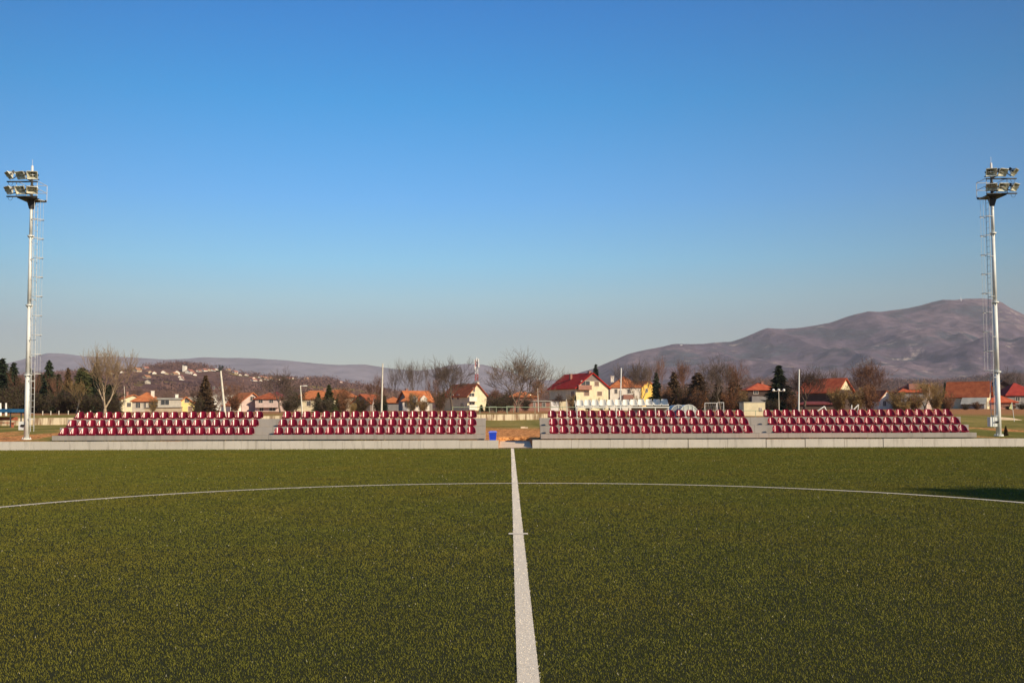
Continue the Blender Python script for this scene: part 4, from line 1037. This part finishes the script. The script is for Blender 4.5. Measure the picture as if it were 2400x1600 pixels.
K_thin = dict(seed=57, H=10, spread=0.8, upright=0.6, levels=4, r0=0.13, trunk=0.34, twig=0.015, kids=(2, 4))
K_round = dict(seed=205, H=10, spread=0.9, upright=0.35, levels=5, r0=0.22, trunk=0.22, twig=0.015, kids=(2, 4))
K_twin = dict(seed=77, H=10, spread=0.85, upright=0.5, levels=4, r0=0.22, trunk=0.30, twig=0.020, kids=(2, 4), fork=[(-0.22, 0.0, 1), (0.30, 0.05, 1)])
K_birch = dict(seed=88, H=10, spread=0.7, upright=0.2, levels=4, r0=0.13, trunk=0.42, twig=0.015, kids=(4, 5))
BT = bare_tree
def bt(key, K, label, px, Y, ptop, wpx, bark=None, twigm=None, rz=0.0, **kw):
    return BT(key, 'bare_tree', label, 'bare tree', px, Y, ptop, wpx, bark, twigm, rz, **kw, **K)
bt('fork', K_fork, 'big leafless tree with forked trunk standing behind the gap between the stands', 1213, 138, 806, 136, None, M_twig_f)
bt('oak', K_oak, 'broad leafless tree with thick dark trunk left of the tall cream house', 1060, 150, 828, 92)
bt('wide', K_wide, 'large pale leafless tree towering over the dark wood at left', 246, 140, 796, 92, M_barkp, M_twig_p)
bt('round', K_round, 'leafless rounded tree beside the brown-orange roofed house', 657, 150, 853, 78)
bt('round', K_round, 'leafless dense rounded tree in the middle of the right-hand treeline', 1688, 170, 824, 96, rz=1.0)
bt('twin', K_twin, 'reddish leafless tree with two trunks behind the small goal', 1708, 178, 838, 74, twigm=M_twig_r)
bt('oak', K_oak, 'dark leafless spreading tree right of the right-hand spruce', 1886, 165, 852, 88, twigm=M_twig_d, rz=2.0)
bt('oak', K_oak, 'tall reddish-brown tree rising above the willows at right', 2033, 170, 832, 88, twigm=M_twig_r, rz=1.2)
bt('round', K_round, 'distant round leafless tree near the right mast', 2368, 290, 853, 50, twigm=M_twig_g, rz=3.0)
bt('tall', K_tall, 'slender tree, leftmost of the bare row behind the dormer house', 926, 280, 847, 34, twigm=M_twig_g)
bt('thin', K_thin, 'tallest thin tree of the bare row behind the dormer house', 956, 285, 833, 36, rz=1.4)
bt('tall', K_tall, 'upright forked tree in the bare row behind the dormer house', 974, 280, 838, 44, rz=2.2)
bt('thin', K_thin, 'rightmost thin tree of the bare row behind the dormer house', 995, 290, 842, 24, rz=0.4)
bt('tall', K_tall, 'brownish bare tree just left of the broad oak-like tree', 1026, 240, 872, 36, twigm=M_twig_r, rz=0.9)
bt('birch', K_birch, 'birch with white trunk and rusty twigs right of the green conifers', 872, 170, 868, 40, M_birch, M_twig_r)
bt('birch', K_birch, 'dark small bare tree left of the pointed spruce', 461, 190, 895, 34, twigm=M_twig_d, rz=1.0)
bt('tall', K_tall, 'brown bare tree right of the leaning lamp pole', 543, 175, 886, 52, twigm=M_twig_r, rz=2.9)
bt('round', K_round, 'orange-brown bare tree behind the long orange roof', 803, 200, 896, 46, twigm=M_twig_r, rz=0.7)
bt('tall', K_tall, 'thin bare tree behind the red roof, left of its chimney', 1316, 300, 862, 18, rz=0.2)
bt('thin', K_thin, 'second thin bare tree behind the red roof, nearer its ridge', 1334, 305, 860, 20, rz=2.5)
bt('round', K_round, 'small leafless garden tree in front of the cream garage', 1313, 150, 917, 38, twigm=M_twig_d, rz=2.0)
bt('wide', K_wide, 'bare tree between the orange-roofed and the yellow house', 1500, 168, 834, 78, twigm=M_twig_g, rz=2.8)
bt('tall', K_tall, 'rusty upright bare tree behind the yellow house', 1549, 210, 828, 44, twigm=M_twig_r, rz=0.5)
bt('twin', K_twin, 'leafless tree with pale reddish haze of twigs right of the yellow house', 1598, 215, 834, 66, twigm=M_twig_r, rz=1.1)
bt('thin', K_thin, 'thin bare tree left of the big orange roof with white gable', 1947, 250, 850, 34, rz=0.8)
bt('tall', K_tall, 'second thin bare tree behind the big orange roof', 1968, 255, 856, 28, rz=1.9)
bt('wide', K_wide, 'tan bare tree in front of the house with grey wall', 2168, 150, 884, 62, M_bark, M_twig_y, rz=0.3)
bt('round', K_round, 'low reddish bare tree behind the stands right of the gap tree', 1165, 230, 902, 50, twigm=M_twig_r, rz=1.7)
bt('round', K_round, 'small orange-leaved tree between the forked tree and the red-roofed house', 1263, 190, 876, 42, twigm=M_leaf_o, rz=2.2)
bt('tall', K_tall, 'brown bare tree in the dark wood, just right of the left mast', 86, 165, 868, 30, twigm=M_twig_r, rz=1.0)
bt('thin', K_thin, 'bare tree in the dark wood, left of the left mast', 42, 170, 858, 30, twigm=M_twig_r, rz=1.9)
bt('tall', K_tall, 'brown bare tree between two conifers of the dark wood', 134, 165, 872, 34, twigm=M_twig_r, rz=2.6)
bt('thin', K_thin, 'leafless tree with light trunk in front of the dark wood', 178, 148, 880, 44, M_barkp, M_twig_y, rz=0.1)
bt('tall', K_tall, 'brown bare tree at the right end of the dark wood', 272, 190, 880, 44, twigm=M_twig_d, rz=0.9)
# conifers
conifer(1, 'dark spruce at the left edge of the picture', 3, 172, 838, 80, R0=.23)
conifer(2, 'dark spruce behind the left mast, second from the left edge', 30, 176, 848, 62, rz=1)
conifer(1, 'tall narrow dark spruce in the wood right of the left mast', 113, 168, 842, 58, rz=2)
conifer(3, 'pointed dark conifer in the middle of the left wood', 158, 170, 861, 46, M_needr, R0=.2)
conifer(4, 'wide yellow-green pine in front of the left wood', 191, 166, 860, 60, M_needb, name='pine_tree', cat='pine tree', power=.5)
conifer(2, 'dark spruce standing behind the large pale tree', 224, 168, 849, 62, rz=.5)
conifer(4, 'low dark conifer at the right end of the left wood', 256, 175, 900, 52, rz=2.2)
conifer(3, 'small dark conifer behind the left mast', 70, 180, 862, 44, rz=1.1)
conifer(5, 'pointed spruce standing alone between the yellow house and the leaning pole', 481, 180, 879, 52, M_needr, R0=.24, power=.9)
conifer(1, 'green conifer in front of the houses with orange roofs', 771, 170, 900, 40, M_needb, rz=.3)
conifer(2, 'smaller green conifer left of its taller neighbour', 746, 168, 918, 28, M_needb, rz=1.3)
conifer(3, 'low green conifer right of its taller neighbour', 792, 172, 922, 26, M_needb, rz=2.3)
conifer(4, 'dark conifer right of the small brown house', 900, 200, 925, 20, rz=.2)
conifer(5, 'green conifer left of the birch', 838, 190, 928, 22, M_needb, rz=.7)
conifer(2, 'dark spruce peeking over the ridge of the red roof', 1397, 290, 852, 40, rz=.8)
conifer(3, 'slim dark spruce right of the yellow house', 1539, 195, 872, 44, rz=.4)
conifer(1, 'dark conifer behind the row of white seats, right end', 1580, 200, 870, 54, M_needr, rz=1.9)
conifer(4, 'brown-green dense conifer left of the rounded bare tree', 1637, 185, 872, 62, M_needr, rz=.6, power=.55)
conifer(5, 'dark slim conifer before the rounded bare tree', 1684, 180, 884, 42, M_needr, rz=2.1)
conifer(2, 'brown-green conifer right of the rounded bare tree', 1722, 185, 874, 56, M_needr, rz=1.5)
conifer(5, 'large dark green spruce beside the dark timber house', 1827, 170, 855, 76, R0=.25, power=.75, rz=.9)
conifer(3, 'tiny dark conifer left of the farmhouse roof', 2216, 300, 895, 22, rz=.2)
conifer(4, 'small clipped conifer at the foot of the tall cream house', 1128, 160, 948, 14, M_needb, power=.5)
conifer(1, 'narrow clipped conifer at the corner of the tall cream house', 1141, 165, 942, 12, M_needb, rz=1)
conifer(3, 'narrow dark conifer left of the red-roofed gable', 1349, 195, 925, 12, rz=2)
conifer(2, 'small rust-brown conifer right of the right mast', 2356, 50, 997, 14, M_needr, rz=2, power=.4)
conifer(3, 'broad dark conifer between the left mast and the tall narrow spruce', 92, 178, 872, 50, rz=2.6, power=.6, name='conifer', cat='conifer')
conifer(5, 'broad dark conifer right of the tall narrow spruce', 136, 180, 876, 50, rz=.3, name='conifer', cat='conifer')
conifer(4, 'olive pine standing between the pine and the large pale tree', 208, 178, 872, 54, M_needb, rz=1.7, name='pine_tree', cat='pine tree')
# shrubs
BU = [
 (5, 'dark thicket between the left mast and the first conifer', 80, 172, 890, 90, 'g', 'd'), (4, 'dark thicket in front of the yellow-green pine', 190, 158, 905, 90, 'g', 'd'),
 (1, 'dark thicket left of the yellow-green pine', 145, 158, 908, 90, 'g', 'd'), (5, 'brown thicket at the left picture edge', 5, 158, 900, 80, 'g', 'd'), (2, 'dark thicket behind the trunk of the large pale tree', 240, 158, 905, 90, 'g', 'd'),
 (1, 'dark brown undergrowth at the left end of the wood', 22, 160, 915, 70, 'g', 'd'), (2, 'dark undergrowth behind the left mast', 95, 162, 910, 80, 'g', 'd'),
 (3, 'dark undergrowth in the middle of the left wood', 165, 160, 918, 80, 'g', 'd'), (4, 'dark thicket right of the large pale tree', 265, 160, 925, 56, 'g', 'd'),
 (2, 'tall brown thicket behind the undergrowth at left', 60, 185, 880, 70, 'g', 'r'), (1, 'tall brown thicket between the left conifers', 140, 185, 885, 84, 'g', 'd'),
 (3, 'brown thicket behind the large pale tree', 212, 190, 890, 80, 'g', 'r'),
 (5, 'grey-brown shrub before the pale orange-roofed house', 358, 185, 930, 26, 'y', 'g'), (2, 'bare shrub below the pointed spruce', 462, 170, 925, 40, 'g', 'd'),
 (1, 'brown shrub right of the leaning pole', 552, 170, 918, 46, 'o', 'r'), (3, 'brown bush at the corner of the house with long balcony', 690, 175, 905, 60, 'g', 'g'),
 (4, 'dark bush left of the thin white post', 676, 165, 925, 50, 'g', 'd'), (2, 'brown thicket below the green conifers', 760, 160, 925, 70, 'g', 'g'),
 (5, 'orange-brown thicket right of the green conifers', 806, 165, 915, 56, 'o', 'r'), (1, 'brown scrub left of the birch', 848, 160, 925, 50, 'g', 'r'),
 (3, 'dark scrub right of the birch', 888, 175, 918, 34, 'g', 'd'), (5, 'bare bush in front of the dormer house', 965, 160, 918, 40, 'y', 'g'),
 (4, 'bare shrub in front of the dormer wing', 990, 165, 930, 34, 'y', 'r'), (2, 'grey shrub before the broad tree, left side', 1030, 165, 905, 44, 'g', 'r'),
 (1, 'dark hedge bush right of the tall cream house', 1162, 160, 925, 50, 'g', 'd'), (3, 'dark red-brown bush behind the forked tree', 1190, 175, 912, 56, 'g', 'd'),
 (4, 'dark bush left of the brick shed', 1232, 190, 920, 40, 'g', 'd'), (5, 'bare bush before the red-roofed house, left corner', 1340, 200, 922, 26, 'y', 'd'),
 (2, 'flowerless twiggy shrub under the red-roofed house windows', 1378, 190, 932, 34, 'o', 'y'), (3, 'twiggy shrub under the right window of the red-roofed house', 1412, 188, 930, 30, 'y', 'y'),
 (1, 'bare shrub in front of the red balcony', 1452, 185, 930, 28, 'g', 'g'), (4, 'pale twiggy shrub before the white house', 1492, 185, 925, 30, 'y', 'y'),
 (5, 'orange-brown bush right of the yellow house', 1562, 190, 905, 40, 'o', 'r'), (2, 'brown tall thicket behind the team shelters', 1600, 185, 895, 56, 'g', 'r'),
 (3, 'dark brown thicket behind the team shelters, right', 1640, 178, 905, 52, 'o', 'd'), (1, 'brown thicket left behind the goal', 1672, 170, 915, 46, 'g', 'd'),
 (4, 'reddish thicket right behind the goal', 1712, 172, 905, 52, 'o', 'r'), (5, 'olive thicket left of the dark timber house', 1742, 178, 912, 34, 'y', 'r'),
 (2, 'dark bush under the large dark green spruce', 1812, 160, 930, 44, 'g', 'd'), (3, 'brown bush right of the dark spruce', 1858, 165, 915, 36, 'o', 'd'),
 (1, 'yellow-brown willow bush under the big orange roof', 1965, 160, 900, 72, 'y', 'y'), (4, 'yellow-brown willow bush right of the orange roof', 2006, 162, 905, 60, 'y', 'y'),
 (5, 'brown thicket below the tall reddish-brown tree', 2040, 158, 898, 66, 'o', 'r'), (2, 'tan willow bush right of the white gable', 2100, 160, 908, 50, 'y', 'y'),
 (3, 'tan thicket in front of the grey wall', 2146, 158, 912, 56, 'y', 'r'), (1, 'tan thicket in front of the pink gable', 2192, 160, 905, 56, 'y', 'y'),
 (4, 'brown bush left of the farmhouse lean-to', 2222, 170, 918, 36, 'o', 'r'), (5, 'red-brown bush before the farmhouse wall', 2290, 180, 940, 30, 'o', 'd'),
 (2, 'low dark bush before the farmhouse', 2262, 178, 944, 26, 'g', 'd'), (3, 'low brown hedge bush right of the right mast', 2368, 170, 946, 34, 'g', 'd'), (4, 'dark hedge bush at the right edge', 2396, 172, 940, 30, 'g', 'd'),
 (5, 'green-yellow low bush behind the top seats at right', 2120, 150, 938, 50, 'y', 'y'), (1, 'pale dead bush left of the birch', 828, 150, 940, 30, 'y', 'y'),
 (3, 'dark scrub behind the cream hut', 1745, 150, 925, 30, 'g', 'd'), (1, 'dark bush between spruce and hut', 1800, 165, 938, 36, 'g', 'd')]
LM = {'g': M_leaf_g, 'y': mat('tan_leaves', (0.30, 0.20, 0.07), 0.9, 0.3, 1, trans=0.2), 'o': M_leaf_o}
LM['o2'] = mat('rust_leaves', (0.20, 0.09, 0.035), 0.9, 0.35, 1, trans=0.15)
TM = {'g': M_twig_g, 'd': M_twig_d, 'r': M_twig_r, 'y': M_twig_y}
for i, (sd_, lb, px_, Y_, pt_, wp_, lf, tw_) in enumerate(BU):
    bush(sd_, lb, px_, Y_, pt_, wp_ * 1.15, LM['o2'] if lf == 'o' else LM[lf], TM[tw_], rz=i * 1.3, leaves={'g': 0.35, 'y': 0.6, 'o': 0.55}[lf], depth=0.8)

# far wood behind the village: one mass of bare trees
def woodland():
    g = np.random.default_rng(5)
    srcs = []
    for key in ('tall', 'thin', 'round'):
        r_ = _tree[key][0]; Vs, Fs, o_ = [], [], 0
        for c in r_.children:
            n = len(c.data.vertices); v = np.empty(n * 3, np.float32); c.data.vertices.foreach_get('co', v); v = v.reshape(-1, 3)
            f = np.empty(len(c.data.polygons) * 4, np.int32); c.data.loops.foreach_get('vertex_index', f); f = f.reshape(-1, 4)
            Vs.append(v); Fs.append(f + o_); o_ += n
        V_, F_ = np.concatenate(Vs), np.concatenate(Fs)
        V_ = V_ * np.array([1 / _tree[key][2], 1 / _tree[key][2], 1 / V_[:, 2].max()], np.float32)
        srcs.append((V_, F_))
    VV, FF, o_ = [], [], 0
    for i in range(130):
        px = -60 + 2560 * (i + g.random()) / 130; Y = g.uniform(320, 420)
        V_, F_ = srcs[g.integers(3)]
        b = at(px, 950, Y); z0 = gz(b.x, Y) - .5
        top = 903 + g.normal(0, 8) + (8 if px < 900 else 10 if px < 1320 else 0); h = at(px, top, Y).z - z0; wd = h * g.uniform(.7, 1.0); a = g.random() * 6.28
        c, s = math.cos(a), math.sin(a)
        Q = np.stack([(V_[:, 0] * c - V_[:, 1] * s) * wd + b.x, (V_[:, 0] * s + V_[:, 1] * c) * wd + Y, V_[:, 2] * h + z0], -1)
        VV.append(Q); FF.append(F_ + o_); o_ += len(Q)
    tag(np_mesh('woodland', np.concatenate(VV), np.concatenate(FF), M_twig_far), 'brown leafless woodland filling the gaps behind the village houses', 'woodland', kind='stuff')
M_twig_far = mat('far_twigs', (0.20, 0.12, 0.09), 0.95, 0.25, .05)
woodland()

# ------------------------------------------------------------------ old retaining wall and field furniture
t = thing('retaining_wall', 'long stained concrete retaining wall crossing the field behind the stands', 'wall', (0, 0, 0))
m = MB(); xs_ = np.arange(-62, 9.5, 2.4)
for a, b_ in zip(xs_[:-1], xs_[1:]):
    q0, q1 = wall_y(a) - .1, wall_y(b_) - .1; z0, z1 = gz(a, q0 - 1), gz(b_, q1 - 1); h = .60
    m.add([(a, q0, z0 - .4), (b_ - .02, q1, z1 - .4), (b_ - .02, q1, z1 + h), (a, q0, z0 + h), (a, q0 + .3, z0 - .4), (b_ - .02, q1 + .3, z1 - .4), (b_ - .02, q1 + .3, z1 + h), (a, q0 + .3, z0 + h)],
          [(0, 1, 2, 3), (3, 2, 6, 7), (4, 7, 6, 5), (0, 3, 7, 4), (1, 5, 6, 2)])
m.build('wall_face', M_wall, t)
# pale green rail fence behind it
t = thing('rail_fence', 'pale green pipe rail fence running behind the stands', 'fence', (0, 0, 0))
fy = 112; xa, xb = at(1060, 965, fy).x, at(1900, 960, fy).x
n_ = 14
m = MB()
for i in range(n_ - 1):
    x0_, x1_ = xa + (xb - xa) * i / (n_ - 1), xa + (xb - xa) * (i + 1) / (n_ - 1)
    m.tube((x0_, fy, gz(x0_, fy) + .72), (x1_, fy, gz(x1_, fy) + .72), .035, n=6)
m.build('rail', M_rail, t)
for i in range(n_):
    x0_ = xa + (xb - xa) * i / (n_ - 1)
    m = MB(); m.tube((x0_, fy, gz(x0_, fy) - .1), (x0_, fy, gz(x0_, fy) + .72), .028, n=6); m.build('post', M_rail, t)
for i, px_ in enumerate((100, 119, 138, 160, 186, 212)):
    p = at(px_, 968, 118); b = MB(); z = gz(p.x, 118); b.tube((p.x, 118, z - .1), (p.x, 118, z + .38), .06, .05, n=7); b.ball((p.x, 118, z + .4), .065)
    tag(b.build('fence_post', M_pole), 'short white post in the dry grass before the left wood, %s from left' % ORD[i], 'post', 'white posts before the left wood')

def pole(label, xb, yb, xt, yt, Y, r, m_=M_pole, fn=None, name='lamp_pole', cat='pole'):
    a = at(xb, yb, Y); a.z = gz(a.x, Y) - .1; b = at(xt, yt, Y)
    dxdz = (b.x - at(xb, yb, Y).x) / (b.z - at(xb, yb, Y).z); a.x = b.x - dxdz * (b.z - a.z)
    t = thing(name, label, cat, tuple(a))
    v = b - a; m = MB(); m.tube((0, 0, 0), tuple(v), r, r * .65, n=10); m.build('shaft', m_, t)
    if fn: fn(t, v)
    return t
def lamp_head(t, v):
    m = MB(); m.box(v.x - .16, v.x + .12, -.15, .15, v.z + .02, v.z + .3); m.tube((v.x - .06, 0, v.z + .3), (v.x - .07, 0, v.z + .5), .07); m.tube((v.x + .08, 0, v.z + .15), (v.x + .22, 0, v.z + .42), .08, .13); m.build('lamp_head', M_dark, t)
    m = MB(); m.tube((v.x, 0, v.z - .05), (v.x - .7, 0, v.z - .1), .035, n=5); m.build('arm', M_dark, t)
def arm(t, v):
    m = MB(); m.tube((v.x, 0, v.z - .05), (v.x + .35, 0, v.z - .02), .025, n=5); m.box(v.x + .25, v.x + .55, -.07, .07, v.z - .06, v.z + .01); m.build('lamp_arm', M_pipe, t)
def globes(t, v):
    m = MB(); m.tube((v.x - .5, 0, v.z - .1), (v.x + .5, 0, v.z - .1), .03, n=5); m.build('arm', M_pole, t)
    for dx in (-.62, 0, .6):
        m = MB(); m.ball((v.x + dx, 0, v.z + .0), .17); m.build('globe', M_pipe, t)
pole('leaning concrete lamp pole with dark lamp head', 527, 968, 517, 868, 95, .12, fn=lamp_head)
pole('slim pale post with short arm left of the green conifers', 709, 975, 704, 903, 84, .065, fn=arm)
pole('tall straight cream pole right of the birch', 894, 972, 897, 852, 92, .09, name='field_pole')
pole('tall thin white pole in front of the white house', 1454, 945, 1456, 862, 100, .075, M_pipe, name='field_pole')
pole('tall white pole right of the large dark spruce', 1872, 968, 1873, 865, 88, .07, M_pipe, name='field_pole')
pole('short post rising behind the brick shed', 1261, 938, 1260, 909, 160, .07, name='field_pole')
pole('park lamp with three white globes before the dark spruce', 1826, 962, 1825, 914, 120, .05, fn=globes)
pole('thin wooden post left of the first seats of the right stand', 1329, 970, 1327, 935, 80, .045, name='field_pole')
pole('thin pale post left of the row of white seats', 1351, 966, 1347, 938, 78, .05, M_pipe, name='field_pole')
pole('thin post at the left end of the village', 293, 950, 291, 905, 180, .07, name='field_pole')
for px_, lb in ((1, 'white gate post above the blue shelter roof, at the picture edge'), (14, 'white gate post above the blue shelter roof, right one')):
    pole(lb, px_, 964, px_, 944, 110, .13, M_pipe, name='gate_post', cat='post')
# red and white telecom tower
Y = 520; p = at(1117, 950, Y); zt = at(1117, 838, Y).z; z0 = gz(p.x, Y)
t = thing('telecom_tower', 'red and white lattice telecom tower above the tall cream house', 'tower', (p.x, Y, z0))
Ht = zt - z0; bands = 7; M_tr = mat('tower_red', (0.36, 0.06, 0.05), 0.6, 0.1, 1); M_tw = mat('tower_white', (0.68, 0.66, 0.64), 0.6, 0.1, 1)
for k in range(bands):
    a, b_ = Ht * .96 * k / bands, Ht * .96 * (k + 1) / bands; wa, wb = 1.0 - .5 * k / bands, 1.0 - .5 * (k + 1) / bands
    m = MB(); cs = [(-1, -1), (1, -1), (1, 1), (-1, 1)]
    for i in range(4):
        c0, c1 = cs[i], cs[(i + 1) % 4]
        m.tube((c0[0] * wa, c0[1] * wa, a), (c0[0] * wb, c0[1] * wb, b_), .19, n=5)
        for j in range(2):
            h0, h1 = a + (b_ - a) * j / 2, a + (b_ - a) * (j + 1) / 2; w0, w1 = wa + (wb - wa) * j / 2, wa + (wb - wa) * (j + 1) / 2
            m.tube((c0[0] * w0, c0[1] * w0, h0), (c1[0] * w1, c1[1] * w1, h1), .11, n=4); m.tube((c1[0] * w0, c1[1] * w0, h0), (c0[0] * w1, c0[1] * w1, h1), .11, n=4)
            m.tube((c0[0] * w1, c0[1] * w1, h1), (c1[0] * w1, c1[1] * w1, h1), .09, n=4)
    m.build('lattice_section', M_tr if k % 2 == 0 else M_tw, t)
for dx, z, r in ((-.9, Ht * .93, .3), (.9, Ht * .94, .32), (0, Ht * .965, .3), (1.0, Ht * .85, .45), (-.9, Ht * .82, .3)):
    m = MB(); m.tube((dx, -1.0, z - 1.0), (dx, -1.0, z + 1.0), r, n=8); m.build('antenna', M_tw, t)

# blue-roofed shelter at the left edge
p = at(32, 1001, 74); z0 = gz(p.x, 74); zr = at(32, 958, 74).z - z0
t = thing('bench_shelter', 'open shelter with blue roof and red benches at the left edge', 'shelter', (p.x, 74, z0))
m = MB(); m.box(-4.6, .1, -.6, 1.4, zr - .24, zr); m.build('roof', M_blue, t)
for x, y in ((-.05, -.4), (-.05, 1.2), (-2.3, 1.2), (-4.5, -.4), (-4.5, 1.2)):
    m = MB(); m.box(x - .035, x + .035, y - .035, y + .035, -.2, zr - .24); m.build('post', M_dark, t)
m = MB(); m.box(-4.4, -.2, .3, .7, .30, .36); m.box(-4.4, -.2, .95, 1.0, .5, .75); m.box(-4.3, -4.2, .35, .65, -.1, .3); m.box(-.4, -.3, .35, .65, -.1, .3); m.box(-2.3, -2.2, .35, .65, -.1, .3)
m.build('bench', mat('faded_red_wood', (0.36, 0.11, 0.06), 0.8, 0.2, 4), t)
# two curved team shelters
for (xa, xb, pt_, mm, lb, dy) in ((1568, 1612, 948.5, M_glassb, 'bluish curved team shelter, left of the clear one', 1.5), (1589, 1640, 948, M_glassy, 'translucent arched team shelter with white ribs', 0)):
    Y = 96 + dy; a = at(xa, 965, Y); b = at(xb, 965, Y); z0 = gz(a.x, Y); h = at((xa + xb) / 2, pt_, Y).z - z0; w_ = (b.x - a.x) / 2
    t = thing('team_shelter', lb, 'team shelter', ((a.x + b.x) / 2, Y, z0), 0, 'curved team shelters behind the right stand')
    m = MB(); n = 14
    P = [(-w_ * math.cos(math.pi * i / n), h * math.sin(math.pi * i / n) ** .9) for i in range(n + 1)]
    m.add([(x, 0, z) for x, z in P] + [(0, 0, 0)], [(i, n + 1, i + 1) for i in range(n)]) ; m.add([(x, 0, z) for x, z in P] + [(x, 3.5, z) for x, z in P], [(i, i + 1, i + n + 2, i + n + 1) for i in range(n)])
    m.build('shell', mm, t)
    for x_ in (-.33, .0, .33) if mm is M_glassy else (0,):
        r_ = MB(); r_.box(x_ * w_ * 1.2 - .02, x_ * w_ * 1.2 + .02, -.05, -.004, 0, h * math.sqrt(1 - (x_ * 1.2) ** 2) * .97); r_.build('rib', M_pipe, t)
    r_ = MB()
    for i in range(n): r_.tube((P[i][0], -.02, P[i][1]), (P[i + 1][0], -.02, P[i + 1][1]), .03, n=5)
    r_.build('rim', M_pipe, t)
# small goals
def goal(label, xl, xr, yt, Y, dep=1.0, wm=M_pipe):
    a = at(xl, yt, Y); b = at(xr, yt, Y); z0 = gz(a.x, Y); h = a.z - z0; W_ = b.x - a.x
    t = thing('small_goal', label, 'goal', (a.x, Y, z0), 0, 'small goals behind the right stand')
    m = MB(); r = .032
    m.tube((0, 0, -.05), (0, 0, h), r); m.tube((W_, 0, -.05), (W_, 0, h), r); m.tube((0, 0, h), (W_, 0, h), r); m.tube((0, 0, h), (0, dep, 0), r * .6); m.tube((W_, 0, h), (W_, dep, 0), r * .6); m.tube((0, dep, 0), (W_, dep, 0), r * .6)
    m.build('goal_frame', wm, t)
    n = MB(); k = int(W_ / .22)
    for i in range(1, k): n.tube((W_ * i / k, 0, h), (W_ * i / k, dep, 0), .007, n=3, caps=False)
    for i in range(1, 8): n.tube((0, dep * i / 8, h - h * i / 8), (W_, dep * i / 8, h - h * i / 8), .007, n=3, caps=False)
    n.build('net', wm, t)
goal('small white goal frame seen behind the right stand, larger one', 1652, 1679, 944, 125)
goal('small white goal frame seen behind the right stand, reddish net', 1681, 1696, 943, 122)
goal('pale goal frame beside the forked tree, behind the rail fence', 1187, 1204, 952, 122, wm=M_rail)
goal('pale goal frame right of the tall cream house, behind the rail', 1147, 1163, 953, 122, wm=M_rail)
# bent white frames behind the right stand
def bent(label, pts, Y=58):
    t = thing('bent_frame', label, 'steel frame', (0, 0, 0), 0, 'bent white steel frames behind the right stand')
    m = MB(); P = [at(x, y, Y) for x, y in pts]
    for a, b in zip(P[:-1], P[1:]): m.tube(a, b, .035, n=6)
    m.build('tube', M_pipe, t)
    m = MB(); q = P[len(P) // 2]
    m.tube((P[0].x, Y, P[0].z), (P[0].x, Y + .5, gz(P[0].x, Y)), .03, n=6); m.tube((P[-1].x, Y, P[-1].z), (P[-1].x, Y + .5, gz(P[-1].x, Y)), .03, n=6); m.build('leg', M_pipe, t)
bent('inverted V of white tube rising behind the top seat row', [(1916, 963), (1932, 952), (1937, 963)])
bent('slanted white tube rising behind the top seat row', [(1996, 949), (1996, 962), (2001, 959), (2012, 948)])
# corner flag
p = at(2377, 968, 82); z0 = gz(p.x, 82)
t = thing('corner_flag', 'pale yellow flag on a thin pole right of the right mast', 'flag', (p.x, 82, z0))
m = MB(); m.tube((0, 0, -.1), (-.16, 0, 1.55), .02, n=6); m.build('flag_pole', M_pipe, t)
m = MB(); m.add([(-.17, 0, 1.55), (-.38, .03, 1.05), (-.13, 0, .95), (-.17, .02, 1.55), (-.38, .05, 1.05), (-.13, .02, .95)], [(0, 1, 2), (5, 4, 3), (0, 3, 4, 1), (1, 4, 5, 2)]); m.build('flag_cloth', mat('flag_cloth', (.62, .60, .30), .8, .1, 3), t)
# sand heap right of the right mast
p = at(2352, 972, 92); g = MB(); n = 14
ring = [(1.7 * math.cos(2 * math.pi * i / n) * (1 + .12 * math.sin(i * 2.3)), .9 * math.sin(2 * math.pi * i / n), 0) for i in range(n)]
g.add(ring + [(x * .5, y * .5, .17 + .03 * math.sin(i)) for i, (x, y, _) in enumerate(ring)] + [(-.2, 0, .28)], [(i, (i + 1) % n, n + (i + 1) % n, n + i) for i in range(n)] + [(n + i, n + (i + 1) % n, 2 * n) for i in range(n)])
o = g.build('sand_heap', mat('pale_sand', (.62, .46, .28), .95, .1, 4)); o.location = (p.x, 92, gz(p.x, 92) - .02); tag(o, 'low heap of pale sand on the grass right of the mast', 'sand heap')
# upturned boards lying on the grass in the gap
p = at(1222, 999, 63); b = MB(); b.box(-.14, .14, -.1, .1, 0, .1); b.box(.12, .3, -.06, .1, 0, .07); o = b.build('stone', M_path); o.location = (p.x + .1, 63, gz(p.x, 63)); tag(o, 'pale stone lying on the grass seen through the gap', 'stone')

# unseen conifer added past the pitch end to cast the shadow on the turf
tipx, tipy = 7.5, 19.9; Hc = 27.0; L_ = Hc / math.tan(R(SUN_EL))
cx, cy = tipx + L_ * math.sin(R(SUN_TH)), tipy - L_ * math.cos(R(SUN_TH))
Vv, F, segs, tr = _con[4]
t = thing('spruce_tree', 'broad dark spruce beyond the right-hand end of the pitch, outside the picture', 'spruce tree', (cx, cy, -.05))
for nm, d_ in zip(('crown', 'trunk'), _con[(4, 'spruce_needles')]):
    c = bpy.data.objects.new(nm, d_); COL.objects.link(c); c.parent = t
t.scale = (23, 23, Hc)

# ------------------------------------------------------------------ air
hb = MB(); hb.box(-9800, 9800, -4200, 9700, -8, 800)
hm = bpy.data.materials.new('haze_air'); hm.use_nodes = True; n = hm.node_tree; n.nodes.remove(n.nodes['Principled BSDF'])
pv = n.nodes.new('ShaderNodeVolumePrincipled'); pv.inputs['Color'].default_value = (0.74, 0.72, 0.78, 1); pv.inputs['Density'].default_value = 0.00008; pv.inputs['Anisotropy'].default_value = 0.0
n.links.new(pv.outputs[0], n.nodes['Material Output'].inputs['Volume'])
tag(hb.build('haze', hm), kind='stuff')
